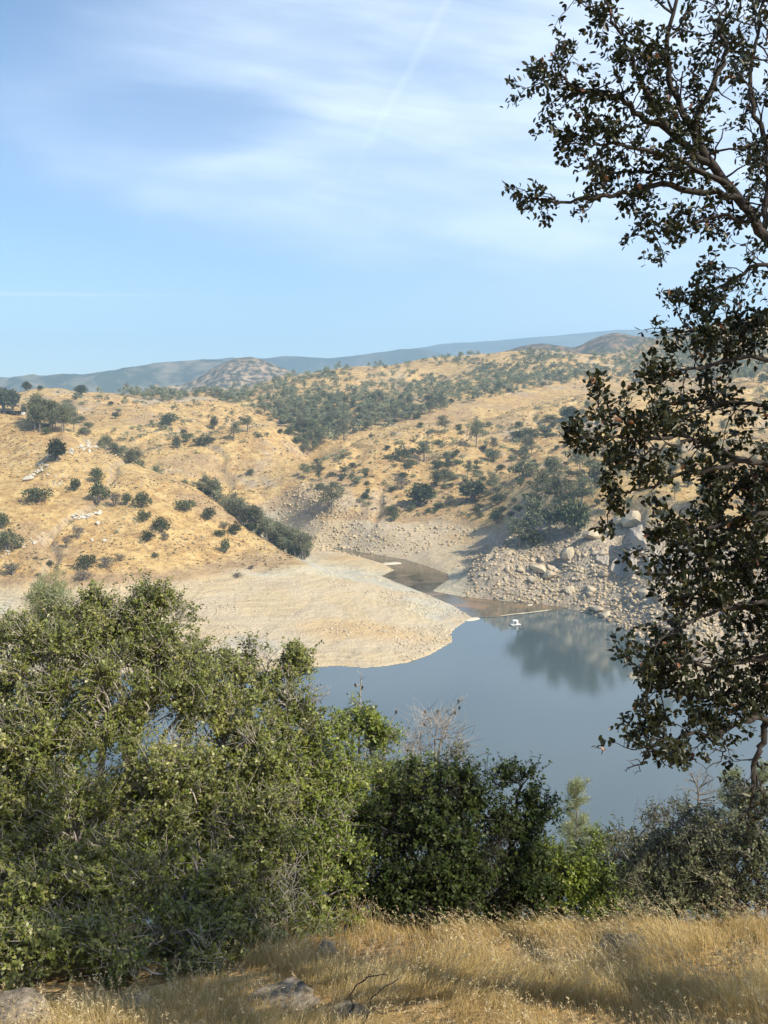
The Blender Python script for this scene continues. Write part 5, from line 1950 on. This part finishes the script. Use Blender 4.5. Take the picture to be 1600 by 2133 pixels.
limb([(1700, 650), (1600, 560), (1530, 580), (1470, 610), (1415, 608)], 4.4, 4.2, 0.015, 0.004, 20, 0.16, 0.9, 0.2)
limb([(1720, 700), (1620, 660), (1550, 690), (1470, 690), (1400, 692)], 4.3, 4.1, 0.02, 0.004, 20, 0.17, 0.75, 0.15)
limb([(1740, 820), (1640, 760), (1560, 745), (1480, 760), (1410, 775), (1370, 800)], 4.2, 4.0, 0.015, 0.004, 22, 0.16, 0.95, 0.1)
limb([(1680, 990), (1560, 960), (1480, 930), (1440, 915), (1370, 905), (1310, 880), (1262, 848), (1245, 838)], 4.1, 3.8, 0.016, 0.004, 17, 0.13, 0.95, 0.2)
limb([(1400, 912), (1340, 918), (1280, 910), (1235, 915), (1205, 913)], 3.9, 3.8, 0.009, 0.003, 9, 0.11, 0.95, 0.2)
limb([(1440, 915), (1380, 935), (1320, 948), (1280, 958)], 3.9, 3.8, 0.009, 0.003, 10, 0.11, 0.95, 0.2)
limb([(1640, 980), (1560, 960), (1480, 980), (1410, 990), (1350, 1018), (1290, 1030), (1265, 1075)], 4.0, 3.8, 0.015, 0.004, 16, 0.12, 0.95, 0.15)
limb([(1700, 1100), (1600, 1070), (1520, 1090), (1450, 1105), (1385, 1112)], 4.0, 3.9, 0.02, 0.005, 22, 0.16, 0.95, 0.1, dens=1.45)
limb([(1750, 900), (1640, 860), (1560, 840), (1480, 850), (1430, 870)], 4.4, 4.2, 0.016, 0.005, 22, 0.18, 0.95, 0.05)
limb([(1760, 1050), (1650, 1020), (1570, 1010), (1500, 1040)], 4.3, 4.1, 0.02, 0.006, 24, 0.2, 0.95, 0.05, dens=1.45)
limb([(1760, 1180), (1620, 1170), (1530, 1180), (1450, 1190), (1410, 1175)], 4.2, 4.0, 0.025, 0.006, 28, 0.19, 0.95, 0.05, dens=1.45)
limb([(1760, 1280), (1650, 1260), (1560, 1270), (1480, 1262), (1430, 1240)], 4.2, 4.0, 0.028, 0.006, 26, 0.19, 0.9, 0.05, dens=1.45)
limb([(1640, 1255), (1540, 1262), (1460, 1285), (1400, 1320), (1350, 1350), (1313, 1362)], 4.0, 3.8, 0.012, 0.002, 8, 0.1, 0.5, 0.05, dens=1.45)
limb([(1760, 1400), (1650, 1370), (1560, 1375), (1480, 1385), (1410, 1380), (1365, 1395)], 4.1, 3.9, 0.024, 0.005, 28, 0.17, 0.85, 0.05, dens=1.45)
limb([(1760, 1460), (1660, 1430), (1560, 1440), (1480, 1450), (1410, 1440), (1370, 1430)], 4.2, 4.0, 0.024, 0.005, 26, 0.17, 0.85, 0.05, dens=1.45)
limb([(1760, 1480), (1640, 1495), (1560, 1500), (1500, 1525), (1450, 1530), (1400, 1540), (1365, 1544), (1340, 1556)], 4.0, 3.8, 0.018, 0.004, 24, 0.15, 0.8, 0.25, dens=1.45)
# bare, thorny underside and the hanging branch
limb([(1380, 1540), (1345, 1570), (1330, 1610)], 3.8, 3.8, 0.008, 0.002, 5, 0.06, 0.0, 0.3)
limb([(1500, 1525), (1510, 1560), (1500, 1590)], 3.9, 3.9, 0.008, 0.002, 5, 0.07, 0.0, 0.3)
limb([(1430, 1535), (1435, 1560), (1425, 1575)], 3.9, 3.9, 0.006, 0.002, 4, 0.06, 0.0, 0.3)
limb([(1596, 1498), (1588, 1540), (1572, 1590), (1570, 1640), (1562, 1690), (1558, 1740)], 4.0, 4.0, 0.02, 0.006, 12, 0.12, 0.25, 0.35)
limb([(1568, 1600), (1585, 1650), (1605, 1690)], 4.0, 4.0, 0.008, 0.003, 5, 0.1, 0.3, 0.3)
# trunk and unseen crown lobes beyond the right edge, placed to shade the foreground
trunk_top = at(1760, 760, 4.7)
OB.tube(curve_pts([OAK_BASE, OAK_BASE + [0.05, 0.0, 1.2], (OAK_BASE + trunk_top) / 2 + [0.25, 0.05, 0.6], OAK_BASE * 0.2 + trunk_top * 0.8 + [0.25, 0, 0.35], trunk_top], 14, 0.01), np.linspace(0.19, 0.06, 14), 10)
for ya, yb in ((820, 4.2), (990, 4.1), (1100, 4.0), (1180, 4.2), (1280, 4.2), (1400, 4.1), (1480, 4.0), (1460, 4.2), (900, 4.4), (1050, 4.3), (700, 4.3), (650, 4.4)):
    e = at(1755, ya, yb)
    s0 = OAK_BASE + (trunk_top - OAK_BASE) * np.clip((e[2] - OAK_BASE[2] - 0.3) / (trunk_top[2] - OAK_BASE[2]), 0.15, 0.95)
    OB.tube(curve_pts([s0, (s0 + e) / 2 + [0, 0, 0.06], e, at(1740, ya, yb)], 7), np.linspace(0.04, 0.02, 7), 6)
SHADE_LOBES = [((5.6, 7.1, 125.5), (1.2, 1.2, 1.25), 90), ((6.3, 8.0, 123.9), (0.9, 1.0, 0.9), 45), ((3.9, 3.2, 127.0), (1.3, 1.2, 1.5), 110), ((5.3, 4.4, 124.2), (0.95, 0.95, 0.9), 50)]
for c, r, nb in SHADE_LOBES:
    c, r = np.array(c), np.array(r)
    OB.tube(curve_pts([OAK_BASE + [0, 0, 1.6], (OAK_BASE + [0, 0, 1.6] + c) / 2 + [0, 0, 0.3], c], 8), np.linspace(0.09, 0.03, 8), 7)
    for k in range(nb):
        d = rand_unit(1)[0]
        P = c + d * r * rng.uniform(0.3, 1.0)
        OB.tube(curve_pts([c, (c + P) / 2 + rng.normal(size=3) * 0.1, P], 5), np.linspace(0.018, 0.005, 5), 4)
        for q in range(12):
            rosette(P + rng.normal(size=3) * 0.2, d, 4, 0.06)
OLP, OLD, OLN, OLL = (np.array(a) for a in (OLP, OLD, OLN, OLL))
oak = empty('live_oak', OAK_BASE)
tag(oak, 'oak tree with shade-darkened leaves hanging into the picture from the right edge', 'tree')
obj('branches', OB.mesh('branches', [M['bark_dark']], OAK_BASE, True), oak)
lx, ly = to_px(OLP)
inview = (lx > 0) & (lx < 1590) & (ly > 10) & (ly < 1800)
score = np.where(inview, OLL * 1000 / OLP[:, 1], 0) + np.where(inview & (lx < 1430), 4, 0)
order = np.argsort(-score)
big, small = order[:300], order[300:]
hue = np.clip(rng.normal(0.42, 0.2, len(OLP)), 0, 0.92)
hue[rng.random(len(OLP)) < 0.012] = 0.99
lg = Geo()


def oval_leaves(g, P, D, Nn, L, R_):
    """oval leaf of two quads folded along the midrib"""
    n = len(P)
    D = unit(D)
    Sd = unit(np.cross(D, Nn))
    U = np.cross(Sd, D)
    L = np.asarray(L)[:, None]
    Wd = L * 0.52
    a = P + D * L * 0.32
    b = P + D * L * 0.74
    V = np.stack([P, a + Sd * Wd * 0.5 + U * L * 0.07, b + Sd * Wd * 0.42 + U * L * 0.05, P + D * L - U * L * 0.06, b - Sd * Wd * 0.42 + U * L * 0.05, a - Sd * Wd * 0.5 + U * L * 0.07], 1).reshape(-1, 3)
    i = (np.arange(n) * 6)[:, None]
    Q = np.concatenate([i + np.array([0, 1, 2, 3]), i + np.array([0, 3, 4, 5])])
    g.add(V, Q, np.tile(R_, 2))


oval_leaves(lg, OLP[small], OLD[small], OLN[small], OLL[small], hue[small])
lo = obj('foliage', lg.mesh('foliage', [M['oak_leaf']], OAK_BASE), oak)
lo['kind'] = 'stuff'
LM = []
for k in range(8):
    g = Geo()
    oval_leaves(g, np.zeros((1, 3)), np.array([[1.0, 0, 0]]), np.array([[0, 0.15 * (k % 3 - 1), 1.0]]), [1.0], np.array([[0.2, 0.3, 0.4, 0.5, 0.6, 0.7, 0.85, 0.45][k]]))
    LM.append(g.mesh('leaf', [M['oak_leaf']]))
from mathutils import Matrix
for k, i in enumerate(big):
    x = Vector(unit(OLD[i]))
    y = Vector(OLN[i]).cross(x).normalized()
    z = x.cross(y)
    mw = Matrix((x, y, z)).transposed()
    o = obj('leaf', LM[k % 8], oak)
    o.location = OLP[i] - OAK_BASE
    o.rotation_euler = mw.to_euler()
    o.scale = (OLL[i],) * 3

# ------------------------------------------------------------------ foreground rocks, stone and dry twigs
NR = [rock_mesh('near_boulder', 600 + k, M['near_rock'], 4, 0.5, 0.6) for k in range(4)]


def near_rock(k, px, py, w, h, label, name='rock', sink=0.3, rz=0.0, tilt=(0, 0)):
    P = cast(px, py)
    d = P[1] * 1.1 / F
    o = obj(name, NR[k])
    o.location = (P[0], P[1], P[2] + h * d * (0.5 - sink))
    o.scale = (w * d, w * d * 0.75, h * d / 0.6)
    o.rotation_euler = (tilt[0], tilt[1], rz)
    tag(o, label, 'rock')


near_rock(0, 30, 2134, 130, 62, 'dark lichen-stained boulder in the bottom left corner', 'boulder', 0.15)
near_rock(1, 590, 2098, 140, 18, 'flat pale rock half buried in dry grass, left of the bare twigs', 'rock', 0.2, 0.3, (0.0, -0.16))
near_rock(2, 732, 2128, 85, 16, 'flat grey rock in the grass under the bare twigs', 'rock', 0.2, 1.0)
near_rock(3, 1290, 1978, 95, 18, 'low dark rock in the grass before the right shrubs', 'rock', 0.15, 0.4)
near_rock(1, 683, 1998, 42, 40, 'small grey stone at the edge of the left shrubs', 'rock', 0.1, 2.0)
near_rock(2, 290, 2100, 90, 14, 'low brown rock almost hidden in grass at lower left', 'rock', 0.25, 0.7)
near_rock(3, 1150, 2052, 22, 52, 'thin grey pointed stone standing in the grass', 'rock', 0.15, 0.2, (0.1, -0.35))

g = Geo()
Z7 = lambda x, y: at(450 + x / 2.909, 1950 + y / 2.909, 5.75)
for pts, r in (([(800, 560), (830, 430), (815, 345), (880, 285), (955, 235), (1040, 235)], 0.006), ([(870, 560), (935, 450), (940, 380), (1010, 320), (1100, 260)], 0.006),
               ([(935, 450), (1050, 460), (1150, 415), (1155, 380)], 0.004), ([(880, 285), (930, 235), (975, 240)], 0.003), ([(830, 430), (760, 520), (690, 530), (660, 440)], 0.004), ([(1010, 320), (960, 300), (975, 240)], 0.0025), ([(880, 540), (920, 400), (925, 360)], 0.003)):
    line = curve_pts([Z7(a, b) for a, b in pts], 12, 0.004)
    g.tube(line, np.linspace(r, r * 0.5, len(line)), 5)
b0 = Z7(830, 560)
tw = empty('dry_twigs', b0)
obj('branches', g.mesh('branches', [M['bark_dark']], b0), tw)
tag(tw, 'bare dark branching twigs standing in the grass at bottom centre', 'twigs')

# ------------------------------------------------------------------ dry grass
def grass(name, n, hr, wr, xr, yr, m, label, seed, lean=0.5, heads=False, clumpy=0.5):
    global rng
    rng = np.random.default_rng(seed)
    Y = rng.uniform(yr[0], yr[1], n)
    x = rng.uniform(xr[0], xr[1], n) * Y / 8.0
    cl_ = fbm(x, Y, 0.55, 3, 7)
    keep = rng.random(n) < np.clip(0.8 + cl_ * clumpy * 2.0, 0.35, 1)
    keep &= Y < 6.4 + 3.2 * smooth(x / Y * F + 800, 200, 900)
    x, Y, cl_ = x[keep], Y[keep], cl_[keep]
    n = len(x)
    z = H(x, Y)
    h = rng.uniform(hr[0], hr[1], n) * (1 + cl_ * 0.9) * (0.6 + 0.4 * smooth(x / Y * F + 800, 250, 800))
    w = rng.uniform(wr[0], wr[1], n)
    dirx = fbm(x, Y, 1.2, 2, 15) * 1.6 + rng.normal(size=n) * lean * 0.6 - 0.10
    diry = rng.normal(size=n) * lean * 0.6
    base = np.stack([x, Y, z - 0.01], 1)
    d1 = unit(np.stack([dirx * 0.5, diry * 0.5, np.ones(n)], 1))
    d2 = unit(np.stack([dirx * 1.9, diry * 1.9, np.ones(n) * 0.9], 1))
    mid = base + d1 * h[:, None] * 0.55
    tip = mid + d2 * h[:, None] * 0.5
    an = rng.uniform(-0.8, 0.8, n)
    sd = np.stack([np.cos(an), np.sin(an), np.zeros(n)], 1) * w[:, None] * 0.5
    V = np.stack([base - sd, base + sd, mid + sd * 0.8, mid - sd * 0.8, tip + sd * 0.15, tip - sd * 0.15], 1).reshape(-1, 3)
    i = (np.arange(n) * 6)[:, None]
    Q = np.concatenate([i + np.array([0, 1, 2, 3]), i + np.array([3, 2, 4, 5])])
    hu = np.clip(rng.normal(0.5, 0.2, n) + cl_ * 0.5, 0, 1)
    g = Geo()
    g.add(V, Q, np.tile(hu, 2))
    if heads:
        for k in range(7):
            f = rng.uniform(0.55, 1.0, n)
            P = mid + (tip - mid) * f[:, None]
            D = unit(d2 + rng.normal(size=(n, 3)) * 0.7 - [0, 0, 0.3])
            g.leaves(P, D, rand_unit(n), rng.uniform(0.014, 0.026, n), rng.uniform(0.004, 0.007, n), np.clip(hu + 0.2, 0, 1))
    if heads:
        me = g.mesh(name, [m])
    else:
        V5 = V.reshape(n, 6, 3)[:, :5].reshape(-1, 3)
        i5 = (np.arange(n) * 5)[:, None]
        me = mesh_np(name, V5, i5 + np.array([0, 1, 2, 3]), i5 + np.array([3, 2, 4]), [m], {'rnd': ('FACE', np.tile(hu, 2))})
    o = obj(name, me)
    tag(o, label, 'grass', kind='stuff')


M['straw'] = leaf_mat('straw', [(0.0, (0.26, 0.18, 0.075)), (0.5, (0.51, 0.38, 0.165)), (1.0, (0.74, 0.61, 0.31))], 0.6, 0.35, 0.25)
M['straw_pale'] = leaf_mat('straw_pale', [(0.0, (0.34, 0.24, 0.12)), (0.6, (0.56, 0.45, 0.26)), (1.0, (0.70, 0.60, 0.38))], 0.6, 0.35, 0.25)
grass('dry_grass', 120000, (0.05, 0.18), (0.0024, 0.0052), (-3.5, 3.6), (5.3, 9.6), M['straw'], 'short golden dry grass covering the near slope', 71, 0.55)
grass('tall_dry_grass', 6500, (0.16, 0.36), (0.0018, 0.0032), (-3.5, 3.6), (5.4, 9.4), M['straw_pale'], 'taller pale wild oat stems with seed heads in the near grass', 72, 0.35, True, 0.9)
place_labels()
